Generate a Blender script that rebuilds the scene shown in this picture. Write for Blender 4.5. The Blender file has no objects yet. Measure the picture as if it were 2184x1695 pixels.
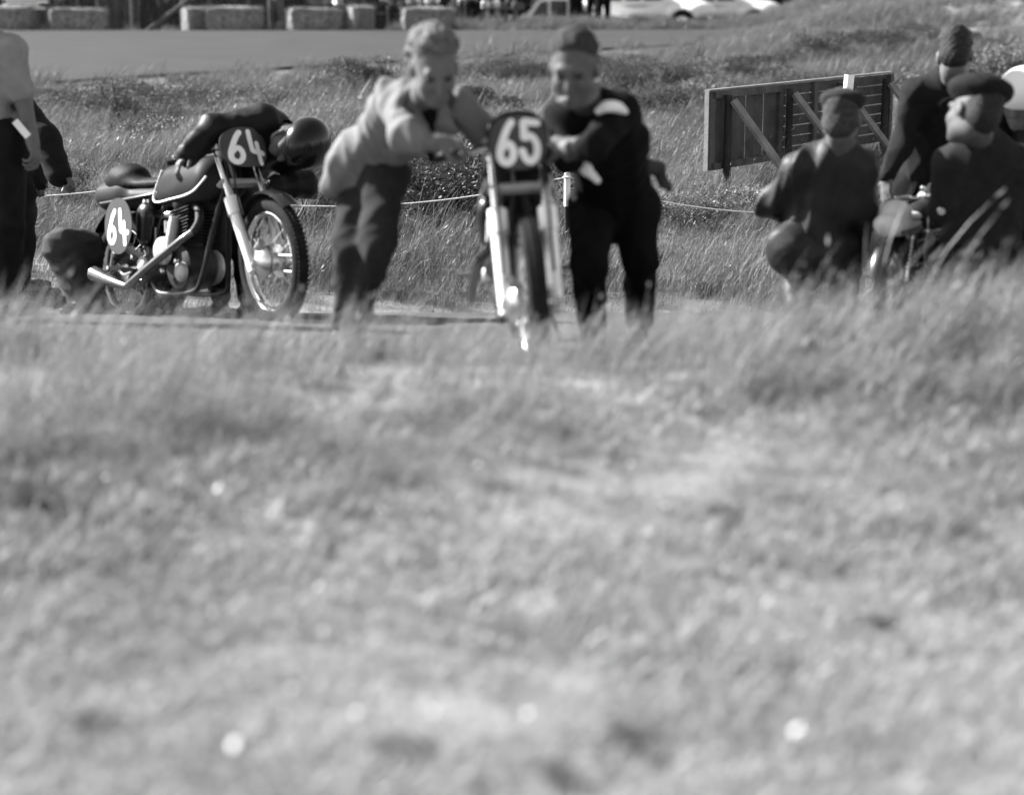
import bpy, math, random
import numpy as np
from mathutils import Vector, Matrix, noise as mnoise

random.seed(7)
rng = np.random.default_rng(11)
SC = bpy.context.scene
COL = SC.collection

# ------------------------------------------------------------------ camera, sky, sun, exposure
# a pressman's plate camera: 210 mm lens on 5 x 4 inch film, held at chest height
FPX, CXP, CYP, YHP = 3600.0, 1092.0, 847.5, 110.0
TILT = math.atan((CYP - YHP) / FPX)
CAMH = 1.23
cam_d = bpy.data.cameras.new('camera')
cam = bpy.data.objects.new('camera', cam_d)
COL.objects.link(cam)
cam.location = (0, 0, CAMH)
cam.rotation_euler = (math.pi / 2 - TILT, 0, 0)
cam_d.sensor_width = 127.0
cam_d.sensor_fit = 'HORIZONTAL'
cam_d.lens = 127.0 * FPX / 2184.0
cam_d.clip_start = 0.1
cam_d.clip_end = 3000
cam_d.dof.use_dof = True
cam_d.dof.focus_distance = 11.8
cam_d.dof.aperture_fstop = cam_d.lens / 46.0
SC.camera = cam

SUN = Vector((-0.76, 0.31, 0.57)).normalized()
world = bpy.data.worlds.new('World')
SC.world = world
world.use_nodes = True
wn = world.node_tree
bg = wn.nodes['Background']
sky = wn.nodes.new('ShaderNodeTexSky')
sky.sky_type = 'NISHITA'
sky.sun_disc = False
sky.sun_elevation = math.asin(SUN.z)
sky.sun_rotation = math.atan2(SUN.x, SUN.y)
bw = wn.nodes.new('ShaderNodeRGBToBW')          # black-and-white film
wn.links.new(sky.outputs[0], bw.inputs[0])
wn.links.new(bw.outputs[0], bg.inputs['Color'])
bg.inputs['Strength'].default_value = 0.08
sun_d = bpy.data.lights.new('sun', 'SUN')
sun_d.energy = 5.0
sun_d.angle = math.radians(0.53)
sun = bpy.data.objects.new('sun', sun_d)
COL.objects.link(sun)
sun.rotation_euler = SUN.to_track_quat('Z', 'Y').to_euler()
sun.location = SUN * 60

SC.view_settings.view_transform = 'Standard'
SC.view_settings.look = 'None'
SC.view_settings.gamma = 1
SC.view_settings.use_curve_mapping = False
SC.view_settings.exposure = 1.95
SC.cycles.use_denoising = True
SC.cycles.max_bounces = 4
SC.cycles.diffuse_bounces = 1
SC.cycles.glossy_bounces = 3
SC.cycles.transmission_bounces = 2
SC.cycles.transparent_max_bounces = 4
SC.cycles.sample_clamp_indirect = 6
SC.cycles.caustics_reflective = False
SC.cycles.caustics_refractive = False


def P(x, y, D):
    """picture point (2184 px wide frame) at forward distance D metres -> world"""
    cx, cy = (x - CXP) / FPX, (CYP - y) / FPX
    dy = math.cos(TILT) + cy * math.sin(TILT)
    dz = -math.sin(TILT) + cy * math.cos(TILT)
    t = D / dy
    return Vector((cx * t, D, CAMH + dz * t))


def V3(*a):
    return Vector(a)


# ------------------------------------------------------------------ ground shape
def sstep(t):
    t = np.clip(t, 0, 1)
    return t * t * (3 - 2 * t)


TRACK_NEAR = [(-40, 10), (-20, 14), (-7.7, 23.6), (-2.4, 28), (1, 31.2), (3.9, 34), (7.2, 41), (11, 50), (18, 60)]
TRACK_FAR = [(-40, 36), (-20, 37.8), (-10.5, 38.3), (-2, 38.3), (.8, 38.8), (2.6, 40), (7.4, 45), (11.5, 52.5), (20, 64)]
TRACK_FAR_X = [p[0] for p in TRACK_FAR]
TRACK_FAR_Y = [p[1] for p in TRACK_FAR]


def gz(x, y):
    x = np.asarray(x, dtype=float)
    y = np.asarray(y, dtype=float)
    z = np.interp(y, [-80, 0, 6.3, 8.0, 9.9, 10.4, 13.2, 20, 26, 38, 42, 60, 90, 200, 900],
                  [0, 0, 0, -.09, -.31, -.26, .10, .50, .88, 1.63, 1.70, 1.9, 2.4, 4, 6])
    # verge a little higher to the right
    z = z + (.225 + .10 * sstep((x - .35) / .7)) * sstep((y - 3.3) / 1.7) * sstep((6.0 - y) / .55)
    # rough dune ground
    und = (np.sin(x * .9 + 1.3) * np.cos(y * .7) + .6 * np.sin(x * 1.9 - y * 1.1)) * .05
    z = z + und * sstep((y - 10.6) / 3) * sstep((27 - y) / 4)
    # bank on the right, crest behind the track and hollow with the parked cars
    z = z + 1.2 * sstep((x - 5) / 7) * sstep((y - 22) / 26)
    s = y - np.interp(x, TRACK_FAR_X, TRACK_FAR_Y)
    z = z + .12 * sstep((x + 2.8) / 2) * sstep((s - .3) / 2.2) * sstep((5.2 - s) / 1.6)
    z = z - .52 * sstep((x + 3.5) / 2) * (1 - .8 * sstep((x - 1.9) / 1.2)) * sstep((s - 4.2) / 2) * sstep((70 - y) / 8)
    return z


def G(x, y, up=0.0):
    return Vector((x, y, float(gz(x, y)) + up))


# ------------------------------------------------------------------ materials (all grey: black-and-white film)
MATS = {}
FILM = .42          # the plate is exposed for the shade, so mid greys sit low and sunlit white burns out


def gm(name, g, rough=.75, var=.18, scale=14., bump=.15, bscale=None, metal=0., spec=.15, coat=0., detail=5.):
    if name in MATS:
        return MATS[name]
    if metal < .4 and g < .6:
        g *= FILM
    if rough >= .8:
        spec = min(spec, .12)
    m = bpy.data.materials.new(name)
    m.use_nodes = True
    nt = m.node_tree
    b = nt.nodes['Principled BSDF']
    b.inputs['Roughness'].default_value = rough
    b.inputs['Metallic'].default_value = metal
    b.inputs['Specular IOR Level'].default_value = spec
    b.inputs['Coat Weight'].default_value = coat
    b.inputs['Coat Roughness'].default_value = .08
    tc = nt.nodes.new('ShaderNodeTexCoord')
    n = nt.nodes.new('ShaderNodeTexNoise')
    n.inputs['Scale'].default_value = scale
    n.inputs['Detail'].default_value = detail
    nt.links.new(tc.outputs['Object'], n.inputs['Vector'])
    r = nt.nodes.new('ShaderNodeMapRange')
    r.inputs['From Min'].default_value = .3
    r.inputs['From Max'].default_value = .7
    r.inputs['To Min'].default_value = g * (1 - var)
    r.inputs['To Max'].default_value = g * (1 + var)
    nt.links.new(n.outputs['Fac'], r.inputs['Value'])
    nt.links.new(r.outputs['Result'], b.inputs['Base Color'])
    if bump:
        n2 = nt.nodes.new('ShaderNodeTexNoise')
        n2.inputs['Scale'].default_value = bscale or scale * 6
        n2.inputs['Detail'].default_value = 4
        nt.links.new(tc.outputs['Object'], n2.inputs['Vector'])
        bp = nt.nodes.new('ShaderNodeBump')
        bp.inputs['Strength'].default_value = bump
        bp.inputs['Distance'].default_value = .02
        nt.links.new(n2.outputs['Fac'], bp.inputs['Height'])
        nt.links.new(bp.outputs['Normal'], b.inputs['Normal'])
    MATS[name] = m
    return m


def grass_mat(name, lo, hi, patch=.5, trans=.35, rnd=.5):
    lo, hi = lo * FILM, hi * FILM
    m = bpy.data.materials.new(name)
    m.use_nodes = True
    nt = m.node_tree
    nt.nodes.remove(nt.nodes['Principled BSDF'])
    out = nt.nodes['Material Output']
    oi = nt.nodes.new('ShaderNodeObjectInfo')
    geo = nt.nodes.new('ShaderNodeNewGeometry')
    n = nt.nodes.new('ShaderNodeTexNoise')
    n.inputs['Scale'].default_value = patch
    n.inputs['Detail'].default_value = 3
    nt.links.new(geo.outputs['Position'], n.inputs['Vector'])
    ad = nt.nodes.new('ShaderNodeMath')
    ad.operation = 'MULTIPLY_ADD'
    nt.links.new(oi.outputs['Random'], ad.inputs[0])
    ad.inputs[1].default_value = rnd
    nt.links.new(n.outputs['Fac'], ad.inputs[2])
    r = nt.nodes.new('ShaderNodeMapRange')
    r.inputs['From Min'].default_value = .25 + .3 * rnd
    r.inputs['From Max'].default_value = .75 + .7 * rnd
    r.inputs['To Min'].default_value = lo
    r.inputs['To Max'].default_value = hi
    nt.links.new(ad.outputs[0], r.inputs['Value'])
    d = nt.nodes.new('ShaderNodeBsdfDiffuse')
    t = nt.nodes.new('ShaderNodeBsdfTranslucent')
    gl = nt.nodes.new('ShaderNodeBsdfGlossy')
    gl.inputs['Roughness'].default_value = .4
    gl.inputs['Color'].default_value = (.5, .5, .5, 1)
    mx = nt.nodes.new('ShaderNodeMixShader')
    mx.inputs[0].default_value = trans
    mx2 = nt.nodes.new('ShaderNodeMixShader')
    mx2.inputs[0].default_value = .03
    nt.links.new(r.outputs['Result'], d.inputs['Color'])
    nt.links.new(r.outputs['Result'], t.inputs['Color'])
    nt.links.new(d.outputs[0], mx.inputs[1])
    nt.links.new(t.outputs[0], mx.inputs[2])
    nt.links.new(mx.outputs[0], mx2.inputs[1])
    nt.links.new(gl.outputs[0], mx2.inputs[2])
    nt.links.new(mx2.outputs[0], out.inputs['Surface'])
    MATS[name] = m
    return m


BLACKPAINT = gm('black enamel', .018, .3, .2, 9, 0.02, spec=.3, coat=.1)
CHROME = gm('chrome', .72, .10, .06, 6, .03, metal=1)
FORKAL = gm('bright fork alloy', .86, .38, .05, 10, .03, metal=.45)
ALLOY = gm('polished alloy', .62, .26, .12, 12, .05, metal=1)
CASTAL = gm('cast alloy', .42, .55, .2, 22, .15, metal=.55)
DARKMET = gm('dark cast iron', .035, .6, .3, 20, .2, metal=.4)
RUBBER = gm('tyre rubber', .05, .8, .3, 20, .2, spec=.03)
EXHM = gm('exhaust steel', .17, .24, .2, 12, .04, metal=1)
TANKP = gm('tank paint', .06, .5, .12, 5, .01, spec=.04)
PLATE = gm('number plate paint', .15, .55, .12, 9, .04)
WHITEP = gm('white paint', .84, .5, .06, 12, .05)
SEATB = gm('seat leathercloth', .016, .6, .25, 20, .12, spec=.08)
TAILP = gm('tail paint', .09, .5, .15, 6, .02, spec=.05)
STEEL = gm('dull steel', .35, .4, .2, 18, .08, metal=1)
SKIN = gm('skin', .27, .55, .12, 30, .06)
SKIND = gm('tanned and shaded skin', .20, .55, .15, 30, .06)
WOOD = gm('weathered timber', .42, .8, .3, 9, .3)
WOODD = gm('dark stained timber', .075, .8, .35, 7, .3)


# ------------------------------------------------------------------ object helpers
def empty(name, loc, label=None, cat=None, group=None):
    o = bpy.data.objects.new(name, None)
    COL.objects.link(o)
    o.location = loc
    o.empty_display_size = .1
    return tag(o, label, cat, group)


def tag(o, label=None, cat=None, group=None, kind=None):
    if label:
        o['label'] = label
    if cat:
        o['category'] = cat
    if group:
        o['group'] = group
    if kind:
        o['kind'] = kind
    return o


def np_mesh(name, V, F, mat=None, smooth=True):
    V = np.asarray(V, dtype=np.float32).reshape(-1, 3)
    F = np.asarray(F, dtype=np.int32)
    me = bpy.data.meshes.new(name)
    k = F.shape[1]
    me.vertices.add(len(V))
    me.vertices.foreach_set('co', V.ravel())
    me.loops.add(F.size)
    me.loops.foreach_set('vertex_index', F.ravel())
    me.polygons.add(len(F))
    me.polygons.foreach_set('loop_start', np.arange(0, F.size, k, dtype=np.int32))
    me.polygons.foreach_set('loop_total', np.full(len(F), k, dtype=np.int32))
    me.update(calc_edges=True)
    me.validate()
    if smooth:
        me.polygons.foreach_set('use_smooth', np.ones(len(me.polygons), dtype=bool))
    if mat:
        me.materials.append(mat)
    return me


def py_mesh(name, V, F, mat=None, smooth=False):
    me = bpy.data.meshes.new(name)
    me.from_pydata([tuple(v) for v in V], [], F)
    me.update()
    if smooth:
        me.polygons.foreach_set('use_smooth', np.ones(len(me.polygons), dtype=bool))
    if mat:
        me.materials.append(mat)
    return me


def link(name, me, parent=None, mat=None):
    o = bpy.data.objects.new(name, me)
    COL.objects.link(o)
    if mat:
        me.materials.append(mat)
    if parent is not None:
        o.parent = parent
    return o


class MB:
    """collects simple shapes into one mesh"""

    def __init__(s):
        s.V, s.F = [], []

    def add(s, V, F):
        b = len(s.V)
        s.V += [Vector(v) for v in V]
        s.F += [tuple(i + b for i in f) for f in F]
        return s

    def tube(s, pts, r, n=10, smooth=0, caps=True, r1=None, radii=None):
        pts = [Vector(p) for p in pts]
        if smooth:
            pts = catmull(pts, smooth)
        m = len(pts)
        V, F = [], []
        up = None
        for i, p in enumerate(pts):
            t = (pts[min(i + 1, m - 1)] - pts[max(i - 1, 0)]).normalized()
            if up is None:
                up = t.orthogonal().normalized()
            up = (up - t * up.dot(t))
            if up.length < 1e-6:
                up = t.orthogonal()
            up.normalize()
            sd = t.cross(up)
            u = i / (m - 1)
            if radii:
                q = u * (len(radii) - 1)
                k = min(int(q), len(radii) - 2)
                rr = radii[k] + (radii[k + 1] - radii[k]) * (q - k)
            else:
                rr = r + ((r1 if r1 is not None else r) - r) * u
            for k in range(n):
                a = 2 * math.pi * k / n
                V.append(p + (up * math.cos(a) + sd * math.sin(a)) * rr)
        for i in range(m - 1):
            for k in range(n):
                F.append((i * n + k, i * n + (k + 1) % n, (i + 1) * n + (k + 1) % n, (i + 1) * n + k))
        if caps:
            F.append(tuple(reversed(range(n))))
            F.append(tuple(range((m - 1) * n, m * n)))
        return s.add(V, F)

    def box(s, c, size, R=None, bev=0.0):
        c = Vector(c)
        hx, hy, hz = [q / 2 for q in size]
        R = R or Matrix.Identity(3)
        if bev <= 0:
            V = [c + R @ Vector((x, y, z)) for x in (-hx, hx) for y in (-hy, hy) for z in (-hz, hz)]
            F = [(0, 1, 3, 2), (4, 6, 7, 5), (0, 4, 5, 1), (2, 3, 7, 6), (0, 2, 6, 4), (1, 5, 7, 3)]
            return s.add(V, F)
        b = min(bev, hx * .98, hy * .98, hz * .98)
        V, idx = [], {}
        for sx in (-1, 1):
            for sy in (-1, 1):
                for sz in (-1, 1):
                    for ax in range(3):
                        p = [sx * (hx - b), sy * (hy - b), sz * (hz - b)]
                        p[ax] = (sx * hx, sy * hy, sz * hz)[ax]
                        idx[(sx, sy, sz, ax)] = len(V)
                        V.append(c + R @ Vector(p))
        F = []
        for ax in range(3):
            o1, o2 = (ax + 1) % 3, (ax + 2) % 3
            for sg in (-1, 1):
                q = []
                for a, bb in ((-1, -1), (1, -1), (1, 1), (-1, 1)):
                    t = [0, 0, 0]
                    t[ax], t[o1], t[o2] = sg, a, bb
                    q.append(idx[(*t, ax)])
                F.append(tuple(q if sg > 0 else q[::-1]))
        for ax in range(3):
            o1, o2 = (ax + 1) % 3, (ax + 2) % 3
            for a in (-1, 1):
                for bb in (-1, 1):
                    def key(k, axn):
                        t = [0, 0, 0]
                        t[ax], t[o1], t[o2] = k, a, bb
                        return idx[(*t, axn)]
                    q = (key(-1, o1), key(1, o1), key(1, o2), key(-1, o2))
                    F.append(q if a * bb > 0 else q[::-1])
        for sx in (-1, 1):
            for sy in (-1, 1):
                for sz in (-1, 1):
                    q = (idx[(sx, sy, sz, 0)], idx[(sx, sy, sz, 1)], idx[(sx, sy, sz, 2)])
                    F.append(q if sx * sy * sz > 0 else q[::-1])
        return s.add(V, F)

    def beam(s, a, b, w, h, up=(0, 0, 1), bev=0.0):
        a, b = Vector(a), Vector(b)
        x = (b - a)
        L = x.length
        x.normalize()
        u = Vector(up)
        y = u.cross(x)
        if y.length < 1e-5:
            y = Vector((0, 1, 0)).cross(x)
        y.normalize()
        z = x.cross(y)
        return s.box((a + b) / 2, (L, w, h), Matrix((x, y, z)).transposed(), bev)

    def lathe(s, prof, c, axis, n=28, closed=False):
        """prof: list of (radius, along)"""
        c = Vector(c)
        ax = Vector(axis).normalized()
        u = ax.orthogonal().normalized()
        w = ax.cross(u)
        V, F = [], []
        m = len(prof)
        for k in range(n):
            a = 2 * math.pi * k / n
            d = u * math.cos(a) + w * math.sin(a)
            for r, t in prof:
                V.append(c + d * r + ax * t)
        rng_ = range(m if closed else m - 1)
        for k in range(n):
            k2 = (k + 1) % n
            for i in rng_:
                j = (i + 1) % m
                F.append((k * m + i, k2 * m + i, k2 * m + j, k * m + j))
        return s.add(V, F)

    def build(s, name, mat, parent=None, smooth=True, M=None, kind=None):
        V = [M @ v for v in s.V] if M is not None else s.V
        me = py_mesh(name, V, s.F, mat, smooth)
        if smooth:
            try:
                me.set_sharp_from_angle(angle=math.radians(42))
            except Exception:
                pass
        o = link(name, me, parent)
        if kind:
            o['kind'] = kind
        return o


def catmull(pts, n):
    out = []
    m = len(pts)
    for i in range(m - 1):
        p0, p1, p2, p3 = pts[max(i - 1, 0)], pts[i], pts[i + 1], pts[min(i + 2, m - 1)]
        for k in range(n):
            t = k / n
            out.append(.5 * ((2 * p1) + (p2 - p0) * t + (2 * p0 - 5 * p1 + 4 * p2 - p3) * t * t + (3 * p1 - p0 - 3 * p2 + p3) * t ** 3))
    out.append(pts[-1])
    return out


# ------------------------------------------------------------------ implicit surfaces (bodies, clothes, tanks, seats)
class Field:
    def __init__(s):
        s.p = []

    def cap(s, a, b, ra, rb=None, k=.03, flat=None, sub=False):
        rb = ra if rb is None else rb
        s.p.append(('c', np.array(a, float), np.array(b, float), ra, rb, k, flat, sub))
        return s

    def ell(s, c, r, axes=None, k=.03, sub=False):
        A = np.eye(3) if axes is None else np.array([list(v) for v in axes], float)
        s.p.append(('e', np.array(c, float), np.array(r, float), A, 0, k, None, sub))
        return s

    def mesh(s, name, vox, mat=None, fold=0., fscale=9., smooth=1, org=(0, 0, 0), seed=0, fdir=None):
        lo, hi = np.full(3, 1e9), np.full(3, -1e9)
        boxes = []
        for q in s.p:
            if q[0] == 'c':
                r = max(q[3], q[4])
                l, h = np.minimum(q[1], q[2]) - r, np.maximum(q[1], q[2]) + r
            else:
                r = q[2].max()
                l, h = q[1] - r, q[1] + r
            boxes.append((l, h))
            if not q[7]:
                lo, hi = np.minimum(lo, l), np.maximum(hi, h)
        lo -= 3 * vox
        hi += 3 * vox
        n = np.ceil((hi - lo) / vox).astype(int) + 1
        D = np.full(n, .5, np.float32)
        axs = [(lo[i] + vox * np.arange(n[i])).astype(np.float32) for i in range(3)]
        for q, (l, h) in zip(s.p, boxes):
            k = q[5]
            mg = k + 2.5 * vox
            i0 = np.clip(np.floor((l - mg - lo) / vox).astype(int), 0, n - 1)
            i1 = np.clip(np.ceil((h + mg - lo) / vox).astype(int) + 1, 1, n)
            X = axs[0][i0[0]:i1[0]][:, None, None]
            Y = axs[1][i0[1]:i1[1]][None, :, None]
            Z = axs[2][i0[2]:i1[2]][None, None, :]
            if min(i1 - i0) <= 0:
                continue
            if q[0] == 'c':
                a, b, ra, rb, fl = q[1], q[2], q[3], q[4], q[6]
                px, py, pz = X - a[0], Y - a[1], Z - a[2]
                ba = b - a
                sc = 1.
                if fl is not None:
                    f, ratio = np.array(fl[0], float), fl[1]
                    g = 1 / ratio - 1
                    dt = px * f[0] + py * f[1] + pz * f[2]
                    px, py, pz = px + f[0] * dt * g, py + f[1] * dt * g, pz + f[2] * dt * g
                    ba = ba + f * float(ba @ f) * g
                    sc = (1 + ratio) / 2
                bb = float(ba @ ba) + 1e-9
                t = np.clip((px * ba[0] + py * ba[1] + pz * ba[2]) / bb, 0, 1)
                d = (np.sqrt((px - ba[0] * t) ** 2 + (py - ba[1] * t) ** 2 + (pz - ba[2] * t) ** 2) - (ra + (rb - ra) * t)) * sc
            else:
                c, r, A = q[1], q[2], q[3]
                px, py, pz = X - c[0], Y - c[1], Z - c[2]
                u = [(px * A[i][0] + py * A[i][1] + pz * A[i][2]) / r[i] for i in range(3)]
                k0 = np.sqrt(u[0] ** 2 + u[1] ** 2 + u[2] ** 2) + 1e-6
                k1 = np.sqrt((u[0] / r[0]) ** 2 + (u[1] / r[1]) ** 2 + (u[2] / r[2]) ** 2) + 1e-6
                d = k0 * (k0 - 1) / k1
            sl = tuple(slice(i0[i], i1[i]) for i in range(3))
            o = D[sl]
            if q[7]:
                d = -d
                hh = np.maximum(k - np.abs(o - d), 0) / max(k, 1e-6)
                D[sl] = np.maximum(o, d) + hh * hh * k * .25
            else:
                hh = np.maximum(k - np.abs(o - d), 0) / max(k, 1e-6)
                D[sl] = np.minimum(o, d) - hh * hh * k * .25
        Vv, Fq = surface_nets(D, lo, vox)
        if len(Vv) == 0:
            raise ValueError('empty field ' + name)
        if smooth:
            Vv = lap(Vv, Fq, smooth)
        if fold:
            N = vnormals(Vv, Fq)
            Vv = Vv + N * (fold * folds(Vv, fscale, seed, fdir))[:, None]
        return np_mesh(name, Vv - np.array(org, float), Fq, mat)


def surface_nets(D, lo, vox):
    S = D < 0
    nx, ny, nz = D.shape
    cnt = np.zeros((nx - 1, ny - 1, nz - 1), np.uint8)
    offs = [(0, 0, 0), (1, 0, 0), (0, 1, 0), (1, 1, 0), (0, 0, 1), (1, 0, 1), (0, 1, 1), (1, 1, 1)]
    for o in offs:
        cnt += S[o[0]:nx - 1 + o[0], o[1]:ny - 1 + o[1], o[2]:nz - 1 + o[2]]
    ci = np.argwhere((cnt > 0) & (cnt < 8))
    vals = np.stack([D[ci[:, 0] + o[0], ci[:, 1] + o[1], ci[:, 2] + o[2]] for o in offs], 1)
    acc = np.zeros((len(ci), 3))
    num = np.zeros(len(ci))
    E = [(0, 1), (2, 3), (4, 5), (6, 7), (0, 2), (1, 3), (4, 6), (5, 7), (0, 4), (1, 5), (2, 6), (3, 7)]
    oa = np.array(offs, float)
    for a, b in E:
        va, vb = vals[:, a], vals[:, b]
        m = (va < 0) != (vb < 0)
        t = np.where(m, va / np.where(m, va - vb, 1), 0)
        acc += np.where(m[:, None], oa[a] + (oa[b] - oa[a]) * t[:, None], 0)
        num += m
    V = lo + (ci + acc / num[:, None]) * vox
    vid = np.full(cnt.shape, -1, np.int64)
    vid[ci[:, 0], ci[:, 1], ci[:, 2]] = np.arange(len(ci))
    quads = []
    for ax in range(3):
        b, c = (ax + 1) % 3, (ax + 2) % 3
        s0 = [slice(None)] * 3
        s1 = [slice(None)] * 3
        s0[ax], s1[ax] = slice(0, -1), slice(1, None)
        A, B = S[tuple(s0)], S[tuple(s1)]
        e = np.argwhere(A != B)
        e = e[(e[:, b] > 0) & (e[:, c] > 0) & (e[:, b] < S.shape[b] - 1) & (e[:, c] < S.shape[c] - 1)]
        ins = A[e[:, 0], e[:, 1], e[:, 2]]
        q = []
        for db, dc in ((-1, -1), (0, -1), (0, 0), (-1, 0)):
            f = e.copy()
            f[:, b] += db
            f[:, c] += dc
            q.append(vid[f[:, 0], f[:, 1], f[:, 2]])
        q = np.stack(q, 1)
        q[~ins] = q[~ins][:, ::-1]
        quads.append(q)
    Q = np.concatenate(quads)
    Q = Q[(Q >= 0).all(1)]
    return V, Q


def lap(V, Q, it):
    e = np.concatenate([Q[:, [0, 1]], Q[:, [1, 2]], Q[:, [2, 3]], Q[:, [3, 0]]])
    a = np.concatenate([e[:, 0], e[:, 1]])
    b = np.concatenate([e[:, 1], e[:, 0]])
    deg = np.bincount(a, minlength=len(V)).astype(float)
    deg[deg == 0] = 1
    for _ in range(it):
        for lam in (.55, -.30):
            avg = np.stack([np.bincount(a, V[b, i], minlength=len(V)) for i in range(3)], 1) / deg[:, None]
            V = V + (avg - V) * lam
    return V


def vnormals(V, Q):
    n = np.cross(V[Q[:, 2]] - V[Q[:, 0]], V[Q[:, 3]] - V[Q[:, 1]])
    N = np.zeros_like(V)
    for i in range(4):
        for c in range(3):
            N[:, c] += np.bincount(Q[:, i], n[:, c], minlength=len(V))
    return N / (np.linalg.norm(N, axis=1)[:, None] + 1e-9)


def folds(V, sc, seed, fdir=None):
    r = np.random.default_rng(seed + 100)
    f = np.zeros(len(V))
    W = V + .05 * np.sin(V[:, [1, 2, 0]] * sc * .7 + r.uniform(0, 6, 3))
    for i in range(6):
        d = r.normal(size=3)
        if fdir is not None:
            g = np.array(fdir, float)
            d = d - .75 * g * (d @ g)
        d /= np.linalg.norm(d)
        w = np.sin(W @ d * sc * r.uniform(.7, 2.2) * 2 + r.uniform(0, 6) + 1.5 * np.sin(W @ r.normal(size=3) * sc * .5))
        f += (1 - 2 * np.abs(w) ** .8) / (1 + .35 * i)
    return f * .35

# ------------------------------------------------------------------ SETTING: ground, pavement, race track
def ground_mat():
    m = gm('dry turf soil', .34, .95, .45, 1.2, .6, 30)
    return m


def sheet(name, xs, ys, zf, mat):
    X, Y = np.meshgrid(xs, ys, indexing='ij')
    Z = zf(X, Y)
    nx, ny = X.shape
    V = np.stack([X, Y, Z], -1).reshape(-1, 3)
    I = np.arange(nx * ny).reshape(nx, ny)
    F = np.stack([I[:-1, :-1], I[1:, :-1], I[1:, 1:], I[:-1, 1:]], -1).reshape(-1, 4)
    return link(name, np_mesh(name, V, F, mat))


gx = np.concatenate([[-900, -400, -150, -70], np.arange(-40, -12, 1.), np.arange(-12, 12.01, .3), np.arange(13, 41, 1.), [70, 150, 400, 900]])
gy = np.concatenate([[-300, -100, -30, -8], np.arange(-3, 28, .25), np.arange(28, 72, .6), [80, 100, 140, 200, 400, 900]])
tag(sheet('ground', gx, gy, gz, ground_mat()), kind='structure')

ASPHALT = gm('track asphalt', .088, .9, .12, .9, .25, 60)
PAVE = gm('pale concrete', .16, .9, .2, 2.5, .3, 40)
# paddock road: a 25 mm slab with a real edge
px_ = np.arange(-16, 16.01, .5)
py_ = np.array([6.25, 6.5, 7, 7.6, 8.2, 8.8, 9.3, 9.75])
po = sheet('pavement', px_, py_, lambda x, y: gz(x, y) + .03, PAVE)
tag(po, kind='structure')
mb = MB()
for y0 in (6.25, 9.75):
    for i in range(len(px_) - 1):
        a, b = px_[i], px_[i + 1]
        z0, z1 = float(gz(a, y0)), float(gz(b, y0))
        q = [(a, y0, z0 - .1), (b, y0, z1 - .1), (b, y0, z1 + .03), (a, y0, z0 + .03)]
        mb.add(q if y0 < 7 else q[::-1], [(0, 1, 2, 3)])
mb.build('slab_edge', PAVE, po, smooth=False)


def curve_pts(pts, n=10):
    return catmull([Vector((p[0], p[1], 0)) for p in pts], n)


Np, Fp = curve_pts(TRACK_NEAR), curve_pts(TRACK_FAR)
V, F = [], []
K = 9
for a, b in zip(Np, Fp):
    for k in range(K):
        p = a.lerp(b, k / (K - 1))
        V.append((p.x, p.y, float(gz(p.x, p.y)) + .05))
for i in range(len(Np) - 1):
    for k in range(K - 1):
        F.append((i * K + k, (i + 1) * K + k, (i + 1) * K + k + 1, i * K + k + 1))
tag(link('race_track', py_mesh('race_track', V, [f[::-1] for f in F], ASPHALT, True)), kind='structure')
NX = np.array([p.x for p in Np])
NY = np.array([p.y for p in Np])
FX = np.array([p.x for p in Fp])
FY = np.array([p.y for p in Fp])

# ------------------------------------------------------------------ grass (instanced tufts, one object per kind of sward)
GRASS_LONG = grass_mat('long dry grass', .36, .62, .55, .35)
GRASS_MID = grass_mat('field grass', .19, .46, .5, .3)
GRASS_SHORT = grass_mat('trodden pale grass', .58, .90, 1.3, .3, .2)
GRASS_FAR = grass_mat('far grass', .17, .37, .22, .3)


def tuft_mesh(name, n, R, h0, h1, w, lean, spread, mat, segs=3, head=0.):
    V, F = [], []
    for _ in range(n):
        a = rng.uniform(0, 6.283)
        r = R * math.sqrt(rng.uniform())
        x, y = r * math.cos(a), r * math.sin(a)
        h = rng.uniform(h0, h1)
        la = rng.normal(0, spread)
        lx = lean * h * rng.uniform(.4, 1.3) + math.cos(a) * la * h
        ly = math.sin(a) * la * h + rng.normal(0, .12) * h
        fa = rng.uniform(0, 3.1416)
        wx, wy = math.cos(fa) * w * .5, math.sin(fa) * w * .5
        b = len(V)
        for i in range(segs):
            t = i / segs
            k = 1 - t * .55
            cx, cy, cz = x + lx * t ** 1.8, y + ly * t ** 1.8, h * (t - .25 * t * t * abs(lean) * 1.1)
            V += [(cx - wx * k, cy - wy * k, cz), (cx + wx * k, cy + wy * k, cz)]
            if i:
                F.append((b + 2 * i - 2, b + 2 * i - 1, b + 2 * i + 1, b + 2 * i))
        V.append((x + lx, y + ly, h * (1 - .28 * abs(lean))))
        e = len(V) - 1
        F.append((e - 2, e - 1, e))
        if head and rng.uniform() < head:     # seed head
            p = V[e]
            q = V[e - 1]
            d = Vector(p) - Vector(q)
            d.normalize()
            bb = len(V)
            L = .045
            s = Vector((w * 1.3, 0, 0))
            pv = Vector(p)
            V += [tuple(pv - s * .2), tuple(pv + d * L * .4 - s), tuple(pv + d * L), tuple(pv + d * L * .4 + s)]
            F.append((bb, bb + 3, bb + 2, bb + 1))
    return py_mesh(name, V, F, mat, False)


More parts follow.
